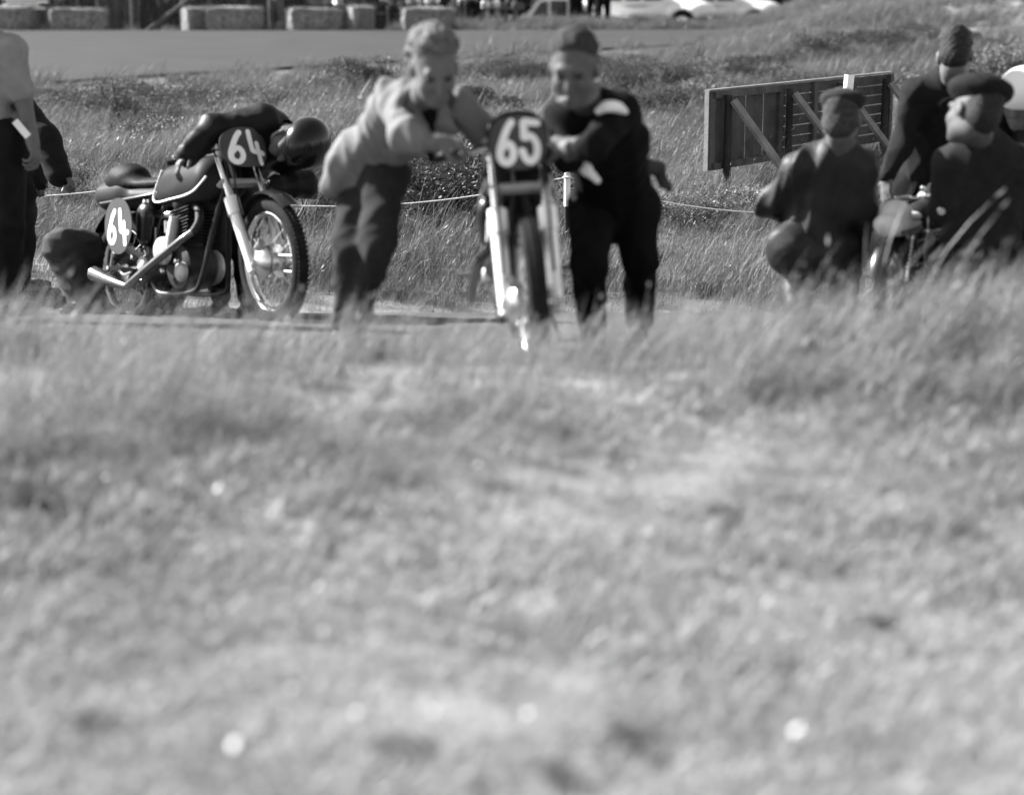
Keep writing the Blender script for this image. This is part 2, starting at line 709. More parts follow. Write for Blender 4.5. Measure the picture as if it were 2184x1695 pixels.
def scatter(name, label, cat, X, Y, scl, protos, tiltx=None, zoff=0.):
    """one 'stuff' object: points carrying tufts by geometry nodes"""
    n = len(X)
    Z = gz(X, Y) + zoff
    me = bpy.data.meshes.new(name)
    me.vertices.add(n)
    me.vertices.foreach_set('co', np.stack([X, Y, Z], 1).astype(np.float32).ravel())
    a = me.attributes.new('rot', 'FLOAT_VECTOR', 'POINT')
    rot = np.zeros((n, 3), np.float32)
    rot[:, 2] = rng.uniform(-.9, .9, n)
    rot[:, 0] = rng.normal(0, .1, n)
    rot[:, 1] = rng.normal(0, .12, n) if tiltx is None else tiltx
    a.data.foreach_set('vector', rot.ravel())
    a = me.attributes.new('scl', 'FLOAT', 'POINT')
    a.data.foreach_set('value', scl.astype(np.float32))
    o = link(name, me)
    tag(o, label, cat, kind='stuff')
    pc = bpy.data.collections.new(name + '_tufts')
    for i, p in enumerate(protos):
        pc.objects.link(bpy.data.objects.new('%s_tuft_%02d' % (name, i), p))
    ng = bpy.data.node_groups.new(name + '_nodes', 'GeometryNodeTree')
    ng.interface.new_socket('Geometry', in_out='INPUT', socket_type='NodeSocketGeometry')
    ng.interface.new_socket('Geometry', in_out='OUTPUT', socket_type='NodeSocketGeometry')
    gi, go = ng.nodes.new('NodeGroupInput'), ng.nodes.new('NodeGroupOutput')
    ip = ng.nodes.new('GeometryNodeInstanceOnPoints')
    ci = ng.nodes.new('GeometryNodeCollectionInfo')
    ci.inputs['Collection'].default_value = pc
    ci.inputs['Separate Children'].default_value = True
    ci.inputs['Reset Children'].default_value = True
    ip.inputs['Pick Instance'].default_value = True
    r = ng.nodes.new('GeometryNodeInputNamedAttribute')
    r.data_type = 'FLOAT_VECTOR'
    r.inputs['Name'].default_value = 'rot'
    s = ng.nodes.new('GeometryNodeInputNamedAttribute')
    s.data_type = 'FLOAT'
    s.inputs['Name'].default_value = 'scl'
    L = ng.links
    L.new(gi.outputs[0], ip.inputs['Points'])
    L.new(ci.outputs[0], ip.inputs['Instance'])
    L.new(r.outputs['Attribute'], ip.inputs['Rotation'])
    L.new(s.outputs['Attribute'], ip.inputs['Scale'])
    L.new(ip.outputs[0], go.inputs[0])
    md = o.modifiers.new('tufts', 'NODES')
    md.node_group = ng
    return o


def pts_in(y0, y1, dens, half=lambda y: .33 * y + 1.2):
    A = 0
    hmax = half(y1)
    n = int(dens * (y1 - y0) * 2 * hmax)
    Y = rng.uniform(y0, y1, n)
    X = rng.uniform(-hmax, hmax, n)
    k = np.abs(X) < half(Y)
    return X[k], Y[k]


def noise2(X, Y, s, o=0.):
    return np.array([mnoise.noise(Vector((x * s + o, y * s - o, o))) for x, y in zip(X, Y)])


# nearest: short pale trodden turf
pr = [tuft_mesh('short', 44, .11, .015, .05, .0042, .5, 1.0, GRASS_SHORT, 2) for _ in range(6)]
X, Y = pts_in(1.5, 4.9, 260)
nz = noise2(X, Y, 1.5)
k = nz > -.5
scatter('short_grass', 'pale trodden short grass filling the blurred foreground', 'grass', X[k], Y[k], rng.uniform(.7, 1.3, k.sum()) * (1 + .6 * np.clip(nz[k], -.5, .6)), pr)
# verge: tall grass between the camera and the paddock road
pr = [tuft_mesh('tall', 26, .10, .14, .44, .005, .5, .35, GRASS_LONG, 4, .08) for _ in range(8)]
X, Y = pts_in(3.9, 6.2, 80)
nz = noise2(X, Y, 1.3, 3.)
sc = (.62 + .45 * np.clip(nz + .15, -.3, .7) + .20 * sstep((X - .7) / .8)) * (1 - .18 * np.exp(-((X - .12) / .32) ** 2)) * (1 + .20 * sstep((-X - .3) / .5) * sstep((Y - 5.0) / .5) - .25 * sstep((-X - .3) / .5) * sstep((5.1 - Y) / .5)) * (.25 + .75 * sstep((Y - 3.9 + .25 * sstep((-X - .3) / .6)) / .9)) * (.8 + .2 * rng.uniform(size=len(X)))
scatter('verge_grass', 'tall wind-bent grass along the near edge of the paddock road', 'grass', X, Y, sc, pr)
pr = [tuft_mesh('fringe', 5, .08, .30, .56, .005, .5, .3, GRASS_LONG, 5, .35) for _ in range(6)]
X, Y = pts_in(4.5, 6.1, 9)
k = (np.abs(X - .12) > .2) & (rng.uniform(size=len(X)) < .45 + .55 * sstep((X - .6) / .5))
scatter('fringe_stalks', 'sparse tall stalks rising above the verge grass before the machines', 'grass', X[k], Y[k], rng.uniform(.65, 1.05, k.sum()) * (1 + .1 * sstep((X[k] - .6) / .5)), pr)
# middle field, in focus
pr = [tuft_mesh('mid', 34, .14, .10, .30, .0045, .5, .35, GRASS_MID, 3, .12) for _ in range(10)]
X, Y = pts_in(9.8, 20, 75)
nz = noise2(X, Y, .55, 9.)
scatter('field_grass', 'dry field grass between the paddock road and the race track', 'grass', X, Y, (.85 + .6 * np.clip(nz, -.5, .7)) * rng.uniform(.75, 1.25, len(X)) * (.3 + .7 * sstep((Y - 9.8) / 1.)), pr)
X, Y = pts_in(10.5, 20, 2.2)
pr = [tuft_mesh('stalk', 7, .12, .3, .55, .004, .55, .3, GRASS_LONG, 4, .8) for _ in range(6)]
scatter('grass_stalks', 'tall seeding stalks standing over the field grass', 'grass', X, Y, rng.uniform(.7, 1.2, len(X)), pr)
# far field up to and beyond the track
pr = [tuft_mesh('far', 34, .24, .15, .46, .011, .45, .35, GRASS_FAR, 2) for _ in range(8)]
X, Y = pts_in(20, 62, 22)
yn, yf = np.interp(X, NX, NY), np.interp(X, FX, FY)
k = (Y < yn + .12) | ((Y > yf + .1) & (X > -2.6)) | ((Y > yf + .1) & (Y < yf + .5) & (rng.uniform(size=len(X)) < .5))
k &= ~((X < 6) & (Y > yf + 5.2))
nz = noise2(X, Y, .35, 5.)
scatter('far_grass', 'rough dune grass beside and beyond the race track', 'grass', X[k], Y[k], ((.75 + .6 * np.clip(nz, -.5, .7)) * rng.uniform(.7, 1.2, len(X)) * np.where(Y < yn, .45 + .55 * sstep((yn - Y) / 4), 1))[k], pr)

# small white flowers in the foreground turf
fl_me = MB()
for k in range(9):
    a = k * 6.283 / 9
    d, e = Vector((math.cos(a), math.sin(a), .12)), Vector((-math.sin(a), math.cos(a), 0))
    fl_me.add([e * .0015, d * .009 + e * .0035, d * .012, d * .009 - e * .0035, -e * .0015], [(0, 1, 2, 3, 4)])
pet = py_mesh('petals', fl_me.V, fl_me.F, WHITEP)
stm = MB().tube([(0, 0, -.09), (.004, .002, -.04), (0, 0, 0)], .0012, 5)
stm_me = py_mesh('stem', stm.V, stm.F, gm('flower stem', .12))
ctr = MB().lathe([(0, .004), (.003, .003), (.004, 0), (0, -.001)], (0, 0, .001), (0, 0, 1), 8)
ctr_me = py_mesh('centre', ctr.V, ctr.F, gm('flower centre', .4))
for (x, y) in [(465, 1040), (500, 958), (430, 1105), (385, 1135), (575, 1075), (640, 985), (672, 1005), (1185, 985), (1290, 982), (1285, 1010), (1420, 1078), (1640, 1130), (1155, 1112), (498, 1586), (620, 1468), (1698, 1556), (1975, 1252), (1028, 1243), (612, 1345), (455, 1306), (540, 1498), (760, 1518), (925, 1518), (1125, 1520), (690, 1345), (1000, 1345), (680, 1250)] + [(random.randint(150, 1400), random.randint(930, 1560)) for _ in range(14)]:
    lo_, hi_ = 1.5, 6.
    for _ in range(40):
        m_ = (lo_ + hi_) / 2
        p = P(x, y, m_)
        if p.z > float(gz(p.x, p.y)) + .13:
            lo_ = m_
        else:
            hi_ = m_
    p = P(x, y, lo_)
    r = empty('small_flower', p, 'small white flower open in the trodden foreground grass', 'flower', 'white flowers dotted over the foreground turf')
    r.rotation_euler = (random.uniform(-.1, .6), random.uniform(-.8, -.1), 0)
    q = random.uniform(.28, .42) if (x, y) not in ((498, 1586), (1698, 1556), (465, 1040)) else .72
    r.scale = (q, q, q)
    for nm, me in (('petals', pet), ('stem', stm_me), ('centre', ctr_me)):
        link(nm, me, r)

# ------------------------------------------------------------------ shrubs
SHRUB = grass_mat('heath shrub leaves', .08, .30, 6., .2)
TWIG = gm('shrub twigs', .06, .9)


def shrub_proto(i, n=5200):
    lobes = [(rng.normal(0, .38), rng.normal(0, .3), rng.uniform(.12, .34), rng.uniform(.22, .42)) for _ in range(9)]
    V, F = [], []
    for _ in range(n):
        l = lobes[rng.integers(len(lobes))]
        d = rng.normal(size=3)
        d /= np.linalg.norm(d)
        d[2] = abs(d[2]) if rng.uniform() < .8 else d[2]
        r = l[3] * rng.uniform(.35, 1.) ** .45
        p = Vector((l[0] + d[0] * r, l[1] + d[1] * r, max(.01, l[2] + d[2] * r * .8)))
        L = rng.uniform(.018, .045)
        dr = Vector(d + rng.normal(0, .6, 3)).normalized()
        sd = dr.orthogonal().normalized() * L * .3
        b = len(V)
        V += [p - sd * .4, p + dr * L * .5 + sd, p + dr * L, p + dr * L * .5 - sd]
        F.append((b, b + 1, b + 2, b + 3))
    st = MB()
    for l in lobes:
        for _ in range(3):
            e = Vector((l[0], l[1], l[2])) + Vector(rng.normal(0, .12, 3))
            st.tube([(l[0] * .2, l[1] * .2, -.03), (l[0] * .6, l[1] * .6, l[2] * .5), e], .011, 5, 2, r1=.003)
    return py_mesh('foliage', V, F, SHRUB), py_mesh('stems', st.V, st.F, TWIG)


SHP = [shrub_proto(i) for i in range(4)]
SHRUBS = [  # picture x, distance, size x, size y, size z, label
    (950, 12.6, 1.0, .75, .95, 'dense dark heath shrub between the light-jacketed man and motorcycle 65'),
    (850, 12.9, .8, .7, .8, 'low shrub seen past the light-jacketed man, left of the denser one'),
    (660, 12.3, .75, .6, .75, 'dark shrub under the rope right of motorcycle 64'),
    (700, 13.6, .8, .6, .6, 'paler shrub behind the light-jacketed man and helmeted rider'),
    (1075, 13.4, .7, .6, .6, 'shrub behind the front fork of motorcycle 65'),
    (150, 13.2, .55, .4, .5, 'small shrub beyond the dark-sleeved hand at far left'),
    (1490, 12.5, .8, .45, .38, 'flat heath shrub above the rope under the board legs'),
    (1600, 12.6, .75, .45, .38, 'flat heath shrub left of the crouching man in leather'),
    (275, 19.3, 1.7, .9, .55, 'broad dark shrub patch above the seat of motorcycle 64'),
    (170, 19.8, .9, .7, .4, 'small dark shrub patch above the kneeling mechanic'),
    (310, 17.0, .8, .6, .5, 'shrub just above the tank of motorcycle 64'),
    (770, 22, .9, .8, .75, 'shrub at the shoulder of the light-jacketed man'),
    (1130, 24, 1.1, .8, .6, 'shrub between the heads of the two pushing men'),
    (1300, 24, 1., .8, .55, 'shrub just right of the dark-haired pushing man head'),
    (1395, 22, .9, .7, .9, 'upright shrub right of the dark-haired pushing man'),
    (1405, 18.5, .9, .6, .6, 'shrub over the shoulder of the dark-sweatered man'),
    (1460, 23, .7, .6, .5, 'small shrub left of the board top edge, far off'),
    (1730, 29, 1.1, .8, .7, 'shrub with a tall stalk above the white stake'),
    (1845, 30, 1.3, .8, .7, 'dark shrub left of the bare-headed man, high on the bank'),
    (1910, 21, 1.2, .8, .6, 'dark shrub above the right end of the board'),
    (2150, 24, 1.3, .9, .8, 'dark shrub on the bank at the right edge'),
    (2160, 11.6, .7, .6, .6, 'fine-leaved shrub below the white helmet at right edge'),
    (590, 20.5, .8, .6, .45, 'small dark tussock just above the helmeted rider'),
    (1000, 19.5, .8, .6, .5, 'small tussock low between the two pushing men heads'),
    (1500, 20.5, .9, .6, .5, 'tussock left of the board, level with its top edge'),
    (1560, 24.5, .8, .6, .5, 'tussock a little above the left end of the board'),
    (1680, 22, .8, .6, .45, 'tussock above the middle of the board'),
    (2020, 30, 1.0, .7, .5, 'tussock high on the bank above the bare-headed man'),
    (640, 16.2, .7, .5, .4, 'low tussock right of the dark helmet'),
    (420, 21, .9, .6, .4, 'low tussock near the track edge above number 64'),
    (1620, 26, .9, .7, .5, 'shrub tuft in the grass above the board left part'),
]
for i, (x, D, sx, sy, sz, lab) in enumerate(SHRUBS):
    X0 = (x - CXP) / FPX * D * 1.0
    r = empty('heath_shrub', G(X0, D, -.02), lab, 'shrub', 'heath shrubs in the field')
    r.rotation_euler = (0, 0, random.uniform(0, 6.28))
    r.scale = (sx, sy if random.random() < .5 else sx * .8, sz * (1.35 if D > 15 else 1.1))
    fo, stt = SHP[i % 4]
    link('foliage', fo, r)
    link('stems', stt, r)

for i, (x, y, sz, lab) in enumerate([(1630, 850, .085, 'dark weed clump at the foot of the tall grass, right of centre'), (1350, 1586, .07, 'darkest weed tuft low in the foreground, right of centre'),
        (860, 1596, .06, 'flat dark weed low in the foreground, left of centre'), (1190, 1650, .06, 'weed tuft near the bottom edge, at centre'), (165, 1535, .055, 'weed tuft in the lower left foreground'),
        (1885, 1335, .06, 'weed tuft in the right foreground'), (1550, 1088, .06, 'weed tuft in the middle of the foreground, right half'), (70, 1075, .12, 'broad dark weed at the left edge of the foreground'), (1500, 885, .07, 'small weed left of the dark clump by the tall grass')]):
    lo_, hi_ = 1.5, 6.
    for _ in range(40):
        m_ = (lo_ + hi_) / 2
        p = P(x, y, m_)
        lo_, hi_ = (m_, hi_) if p.z > float(gz(p.x, p.y)) + .02 else (lo_, m_)
    p = P(x, y, lo_)
    r = empty('weed_clump', G(p.x, p.y), lab, 'weed', 'dark weeds in the foreground turf')
    r.rotation_euler = (0, 0, i * 1.7)
    r.scale = (sz * 1.3, sz, sz * 1.2)
    link('foliage', SHP[i % 4][0], r)
    link('stems', SHP[i % 4][1], r)

# ------------------------------------------------------------------ straw bales at the far edge of the track
STRAW = gm('straw', .59, .95, .6, 26, .9, 60)
TWINE = gm('baling twine', .25, .9)


def bale_proto(seed):
    r = np.random.default_rng(seed)
    nu, nv = 56, 28
    V, F = [], []
    for j in range(nv + 1):
        ph = -math.pi / 2 + math.pi * j / nv
        for i in range(nu):
            th = 2 * math.pi * i / nu
            f = lambda c, e: math.copysign(abs(c) ** e, c)
            p = Vector((f(math.cos(ph), .22) * f(math.cos(th), .22), f(math.cos(ph), .22) * f(math.sin(th), .22), f(math.sin(ph), .22)))
            p = Vector((p.x * .5, p.y * .24, p.z * .24 + .24))
            n = mnoise.noise(p * 9 + Vector((seed, 0, 0))) * .05 + mnoise.noise(p * 26) * .03
            p += Vector((p.x, p.y, p.z - .24)).normalized() * n
            V.append(p)
    for j in range(nv):
        for i in range(nu):
            F.append((j * nu + i, j * nu + (i + 1) % nu, (j + 1) * nu + (i + 1) % nu, (j + 1) * nu + i))
    for _ in range(2600):
        fce = r.integers(3)
        p = np.array([r.uniform(-.5, .5), r.uniform(-.24, .24), r.uniform(0, .48)])
        sgn = r.choice([-1, 1])
        if fce == 0:
            p[0] = .5 * sgn
        elif fce == 1:
            p[1] = -.24
        else:
            p[2] = .47
        d = r.normal(0, 1, 3)
        d[fce] = abs(d[fce]) * .6 * (sgn if fce == 0 else (-1 if fce == 1 else 1))
        d = d / np.linalg.norm(d) * r.uniform(.04, .13)
        s = np.cross(d, r.normal(size=3))
        s = s / (np.linalg.norm(s) + 1e-6) * .003
        b = len(V)
        V += [Vector(p - s), Vector(p + s), Vector(p + d)]
        F.append((b, b + 1, b + 2))
    out = [py_mesh('straw_block', V, F, STRAW, True)]
    for x in (-.2, .2):
        tw = MB().tube([(x, -.252, -.005), (x, -.255, .485), (x, .255, .485), (x, .252, -.005)], .004, 5)
        out.append(py_mesh('twine', tw.V, tw.F, TWINE))
    return out


BP = [bale_proto(s) for s in (3, 8, 15)]
BALES = [  # picture x0..x1, turn, label
    (2, 96, 0., 'dark-fronted straw bale at far left under the white planks'),
    (128, 250, .34, 'straw bale with a bright left end, second from far left'),
    (412, 452, .5, 'slumped straw bale turned end-on beside the fence post'),
    (452, 575, .25, 'straw bale left of the spectator in grey trousers'),
    (622, 742, .40, 'straw bale right of the spectator in grey trousers'),
    (742, 808, .55, 'short straw bale end touching its left neighbour'),
    (860, 975, .28, 'straw bale just above the light-jacketed man head'),
]
for i, (x0, x1, rz, lab) in enumerate(BALES):
    D = 38.9 + .12 * (i % 2)
    xc = (x0 + x1) / 2
    X0 = (xc - CXP) / FPX * D
    w = (x1 - x0) / FPX * D
    r = empty('straw_bale', G(X0, D, -.01), lab, 'straw bale', 'straw bales lining the track')
    r.rotation_euler = (0, 0, rz)
    s = max(.5, (w - .48 * math.sin(rz)) / math.cos(rz))
    r.scale = (s, 1, random.uniform(1.08, 1.2))
    for nm, me in zip(('straw_block', 'twine', 'twine'), BP[i % 3]):
        link(nm, me, r)
# ------------------------------------------------------------------ spectator fence behind the bales
FW = gm('fence timber', .20, .85, .25, 9, .2)
WIRE = gm('galvanised wire', .22, .5, .1, 9, 0, metal=.6)
fy = 39.9
fr = empty('wire_fence', G(-8, fy), 'wire mesh fence on timber posts with diagonal struts behind the straw bales', 'fence')


def frel(v):
    return Vector(v) - fr.location


for x in (-175, 303, 408, 905):
    X0 = (x - CXP) / FPX * fy
    b = MB().tube([frel(G(X0, fy, -.2)), frel(G(X0, fy, 2.1))], .055, 10, r1=.05)
    b.build('post', FW, fr)
for xa, ya, xb, yb in ((95, 20, 135, 52), (322, 60, 400, 2), (-175, 5, -120, 60)):
    a, b = P(xa, ya, fy - .25), P(xb, yb, fy - .25)
    MB().tube([frel(a + (a - b) * .4), frel(b + (b - a) * .08)], .05, 8).build('strut', FW, fr)
mb = MB()
XL, XR, H0, H1 = -13., -2.6, 0.05, 1.75
zz = float(gz(-8, fy))
n = int((XR - XL) / .11)
for i in range(n):
    for s in (-1, 1):
        x0 = XL + i * .11
        x1 = x0 + s * (H1 - H0) * .6
        a, b = Vector((x0, fy - .03, zz + H0)), Vector((x1, fy - .03, zz + H1))
        d = Vector((.0035, 0, 0))
        mb.add([frel(a - d), frel(a + d), frel(b + d), frel(b - d)], [(0, 1, 2, 3)])
for h in (H0, .9, H1):
    mb.tube([frel((XL, fy - .04, zz + h)), frel((XR, fy - .04, zz + h))], .006, 5)
mb.build('wire_mesh', WIRE, fr, smooth=False, kind='stuff')

# white painted planks lying on the first bale
wp = empty('plank_stack', P(50, 21, 39.0), 'stack of white painted planks lying on the far left straw bale', 'planks')
for k, (dx, dz, L, rz) in enumerate([(0, .03, .95, .03), (-.05, .10, .8, -.05), (.1, .17, .9, .06), (-.1, .24, .7, -.03)]):
    MB().box((dx, 0, dz), (L, .14, .045), Matrix.Rotation(rz, 3, 'Z'), .008).build('plank', WHITEP, wp, smooth=False)

# ------------------------------------------------------------------ wooden board seen from behind, with braces
LB, LT = P(1507, 362, 13.25), P(1520, 197, 13.25)
RB, RT = P(1893, 312, 15.4), P(1925, 157, 15.4)
hgt = (LT.z - LB.z)
ua = Vector((RB.x - LB.x, RB.y - LB.y, 0)).normalized()
rise = (RT.z - LT.z) / ((RT - LT).xy.length)
nrm = Vector((ua.y, -ua.x, 0))            # towards the camera side
LEN = (RB - LB).xy.length
sb = empty('wooden_board', Vector((LB.x, LB.y, float(gz(LB.x, LB.y)))), 'long low wooden hoarding seen from its dark back, propped by pale braces', 'hoarding')


def SP(u, h, out=0.):
    q = LB + ua * u + Vector((0, 0, rise * u + h)) + nrm * out
    return q - sb.location


L1 = LEN * .36
BD = gm('hoarding board back', .15, .85, .3, 8, .3)
FRM = gm('hoarding frame', .19, .8, .3, 8, .3)
# left panel: upright boards in a frame
for k in range(4):
    u0, u1 = L1 * (k + .02) / 4, L1 * (k + .98) / 4
    MB().beam(SP((u0 + u1) / 2, .02), SP((u0 + u1) / 2, hgt - .02), u1 - u0, .014, up=nrm).build('panel_board', BD, sb, smooth=False)
for a, b in (((.0, .02), (L1, .02)), ((.0, hgt - .025), (L1, hgt - .025)), ((.02, 0), (.02, hgt)), ((L1 - .03, 0), (L1 - .03, hgt))):
    MB().beam(SP(*a, .025), SP(*b, .025), .055, .03, up=nrm).build('frame_rail', FRM, sb, smooth=False)
# right panel: horizontal boards, light showing along their top edges
nb = 7
for k in range(nb):
    h0 = hgt * k / nb
    MB().beam(SP(L1 + .02, h0 + hgt / nb * .48), SP(LEN, h0 + hgt / nb * .48), hgt / nb * .93, .018, up=nrm, bev=.003).build('lap_board', BD, sb, smooth=False)
for u in (L1 + (LEN - L1) * .27, L1 + (LEN - L1) * .62, LEN - .05):
    MB().beam(SP(u, 0, .03), SP(u, hgt, .03), .05, .035, up=nrm).build('batten', FRM, sb, smooth=False)
EDGE = gm('sunlit board edge', .42, .8, .2, 9, .2)  # sunlight on the end and top edges, put into a paler grey
MB().beam(SP(-.010, -.01), SP(-.010, hgt + .01), .018, .04, up=nrm).build('end_edge', EDGE, sb, smooth=False)
MB().beam(SP(-.015, hgt + .012), SP(LEN, hgt + .012), .015, .05, up=nrm).build('top_cap', EDGE, sb, smooth=False)
for u in (.17, L1 + .03, L1 + (LEN - L1) * .45, LEN - .22):
    q = SP(u, 0, .075) + sb.location
    g_ = float(gz(q.x, q.y)) - sb.location.z
    MB().tube([Vector((q.x - sb.location.x, q.y - sb.location.y, g_ - .2)), SP(u, hgt - .03, .075)], .034, 9, r1=.03).build('post', WOODD, sb)
    t = SP(u, hgt - .07, .12)
    bt = q + nrm * .62 + ua * .22
    MB().beam(t, Vector((bt.x - sb.location.x, bt.y - sb.location.y, float(gz(bt.x, bt.y)) - sb.location.z - .05)), .07, .028, up=nrm).build('brace', WOOD, sb, smooth=False)

# white stake in front of the board, with a wire tied round it
p0 = P(1812, 160, 12.6)
st = empty('white_stake', G(p0.x, p0.y), 'tall white painted stake with wire tied round it before the board', 'stake')
q0 = p0 - st.location
MB().tube([(-.06, .01, -.2), (q0.x * .5 - .03, 0, q0.z * .5), q0], .038, 12, 3, r1=.036).build('shaft', WHITEP, st)
w_ = MB()
for h in (.18, .2, .27):
    w_.tube([q0 + Vector((math.cos(a) * .041, math.sin(a) * .041, -h + .02 * math.sin(a))) for a in np.linspace(0, 6.283, 13)], .004, 5)
w_.tube([q0 + Vector(v) for v in ((.03, -.03, -.27), (.1, -.05, -.18), (.13, -.04, -.12), (.08, -.03, -.25))], .003, 5, 4)
w_.build('wire', gm('rusty wire', .08, .7), st)

# rope posts and the sagging rope
RD = 11.6
ROPEM = gm('pale rope', .62, .85, .1, 60, .4, 200)
DKPOST = gm('creosoted post', .07, .85, .3, 12, .3)
rp = []
for (x, y, lab) in ((292, 385, 'short rope post hidden behind the seat of motorcycle 64'), (1210, 368, 'short rope post, white above and dark below, right of motorcycle 65'), (-330, 372, 'rope post left of the standing spectators')):
    t = P(x, y, RD)
    g_ = G(t.x, t.y)
    r = empty('rope_post', g_, lab, 'post', 'posts carrying the paddock rope')
    h = t.z - g_.z
    MB().tube([(.01, 0, -.2), (0, 0, h - .23)], .021, 10).build('dark_shaft', DKPOST, r)
    MB().tube([(0, 0, h - .23), (0, 0, h - .004), (0, 0, h)], .022, 10, radii=[.022, .022, .018]).build('white_top', WHITEP, r)
    rp.append((t, r))
tops = [rp[2][0], rp[0][0], rp[1][0], P(1800, 440, RD + .7)]
sags = [.1, .17, .10]
rope = MB()
pts = []
for i in range(3):
    a, b = tops[i] + Vector((0, -.03, -.03)), tops[i + 1] + Vector((0, -.03, -.03))
    for k in range(14):
        t = k / 14
        pts.append(a.lerp(b, t) + Vector((0, 0, -4 * sags[i] * t * (1 - t))))
pts.append(tops[3] + Vector((0, -.03, -.03)))
rope.tube(pts, .0048, 7, 2)
for t, _ in rp:
    rope.tube([t + Vector((math.cos(a) * .026, math.sin(a) * .026, -.032)) for a in np.linspace(0, 6.283, 11)], .006, 6)
ro = empty('rope', rp[1][0], 'thin pale rope sagging between short posts behind the motorcycles', 'rope')
rope.build('strand', ROPEM, ro, M=Matrix.Translation(-ro.location))

# ------------------------------------------------------------------ MOTORCYCLES (x forward, y left, ground z = 0, rear axle at x = 0)
DIG = {
    '6': [[(.80, 1.0), (.60, .86), (.38, .62), (.20, .36), (.17, .16), (.33, .02), (.58, .0), (.78, .13), (.80, .31), (.66, .45), (.45, .46), (.27, .36)]],
    '4': [[(.22, 1.02), (.24, .75), (.30, .36), (.55, .33), (1.02, .30)], [(.66, .62), (.70, .30), (.76, -.06)]],
    '5': [[(.92, .97), (.60, .98), (.26, .99), (.25, .80), (.24, .60), (.48, .64), (.72, .56), (.86, .36), (.76, .12), (.50, .0), (.26, .06), (.10, .26)]],
}


def numeral(ch, w, h, stroke, org, ux, uy, un, name, mat, parent, M=None, bow=0.):
    """hand painted figure as a thin raised ribbon; every stroke a little mesh"""
    for si, st in enumerate(DIG[ch]):
        pts = catmull([Vector((x * w, y * h, 0)) for x, y in st], 5)
        if ch == '4':
            pts = [Vector((x * w, y * h, 0)) for x, y in st]
            pts = [pts[0]] + [a.lerp(b, t) for a, b in zip(pts[:-1], pts[1:]) for t in (.25, .5, .75, 1)]
        m = len(pts)
        V, F = [], []
        for i, p in enumerate(pts):
            t = (pts[min(i + 1, m - 1)] - pts[max(i - 1, 0)]).normalized()
            nn = Vector((-t.y, t.x, 0))
            V += [p + nn * stroke / 2, p - nn * stroke / 2]
            if i:
                F.append((2 * i - 2, 2 * i - 1, 2 * i + 1, 2 * i))
        for e, sg in ((0, -1), (m - 1, 1)):       # round brush ends
            t = (pts[min(e + 1, m - 1)] - pts[max(e - 1, 0)]).normalized() * sg
            nn = Vector((-t.y, t.x, 0))
            b = len(V)
            for k in range(1, 6):
                a = math.pi * k / 6
                V.append(pts[e] + (nn * math.cos(a) + t * math.sin(a)) * stroke / 2)
            idx = [2 * e, 2 * e + 1] if sg > 0 else [2 * e + 1, 2 * e]
            F.append(tuple([idx[0]] + [b + k for k in range(5)] + [idx[1]]))
        zo = .0016 + .0012 * si
        W = []
        for v in V:
            q = org + ux * v.x + uy * v.y
            off = (q - bow[0]).dot(ux) if bow else 0
            W.append(q + un * (zo - (bow[1] * off * off if bow else 0)))
        if M is not None:
            W = [M @ v for v in W]
        link(name, py_mesh(name, W, F, mat), parent)


def plate_mesh(c, ux, uy, un, hw, hh, p, th, bow=0., flat_top=0., n=48):
    """super-ellipse plate, bowed back at the sides"""
    V, F = [], []
    rings = [0, .45, .8, 1.]
    for side in (1, -1):
        for r in rings[1:]:
            for k in range(n):
                a = 2 * math.pi * k / n
                x = math.copysign(abs(math.cos(a)) ** (2 / p), math.cos(a)) * hw * r
                y = math.copysign(abs(math.sin(a)) ** (2 / p), math.sin(a)) * hh * r
                if y < 0:
                    x *= 1 - .10 * (-y / hh)
                V.append(c + ux * x + uy * y + un * (side * th / 2 - bow * x * x))
        V.append(c + un * side * th / 2)
    m = len(rings) - 1
    S = m * n + 1
    for s in range(2):
        o = s * S
        for k in range(n):
            k2 = (k + 1) % n
            f = [(o + S - 1, o + k, o + k2)]
            for i in range(m - 1):
                f.append((o + i * n + k, o + (i + 1) * n + k, o + (i + 1) * n + k2, o + i * n + k2))
            F += f if s == 0 else [q[::-1] for q in f]
    for k in range(n):
        k2 = (k + 1) % n
        a, b = (m - 1) * n, S + (m - 1) * n
        F.append((a + k, b + k, b + k2, a + k2))
    return V, F


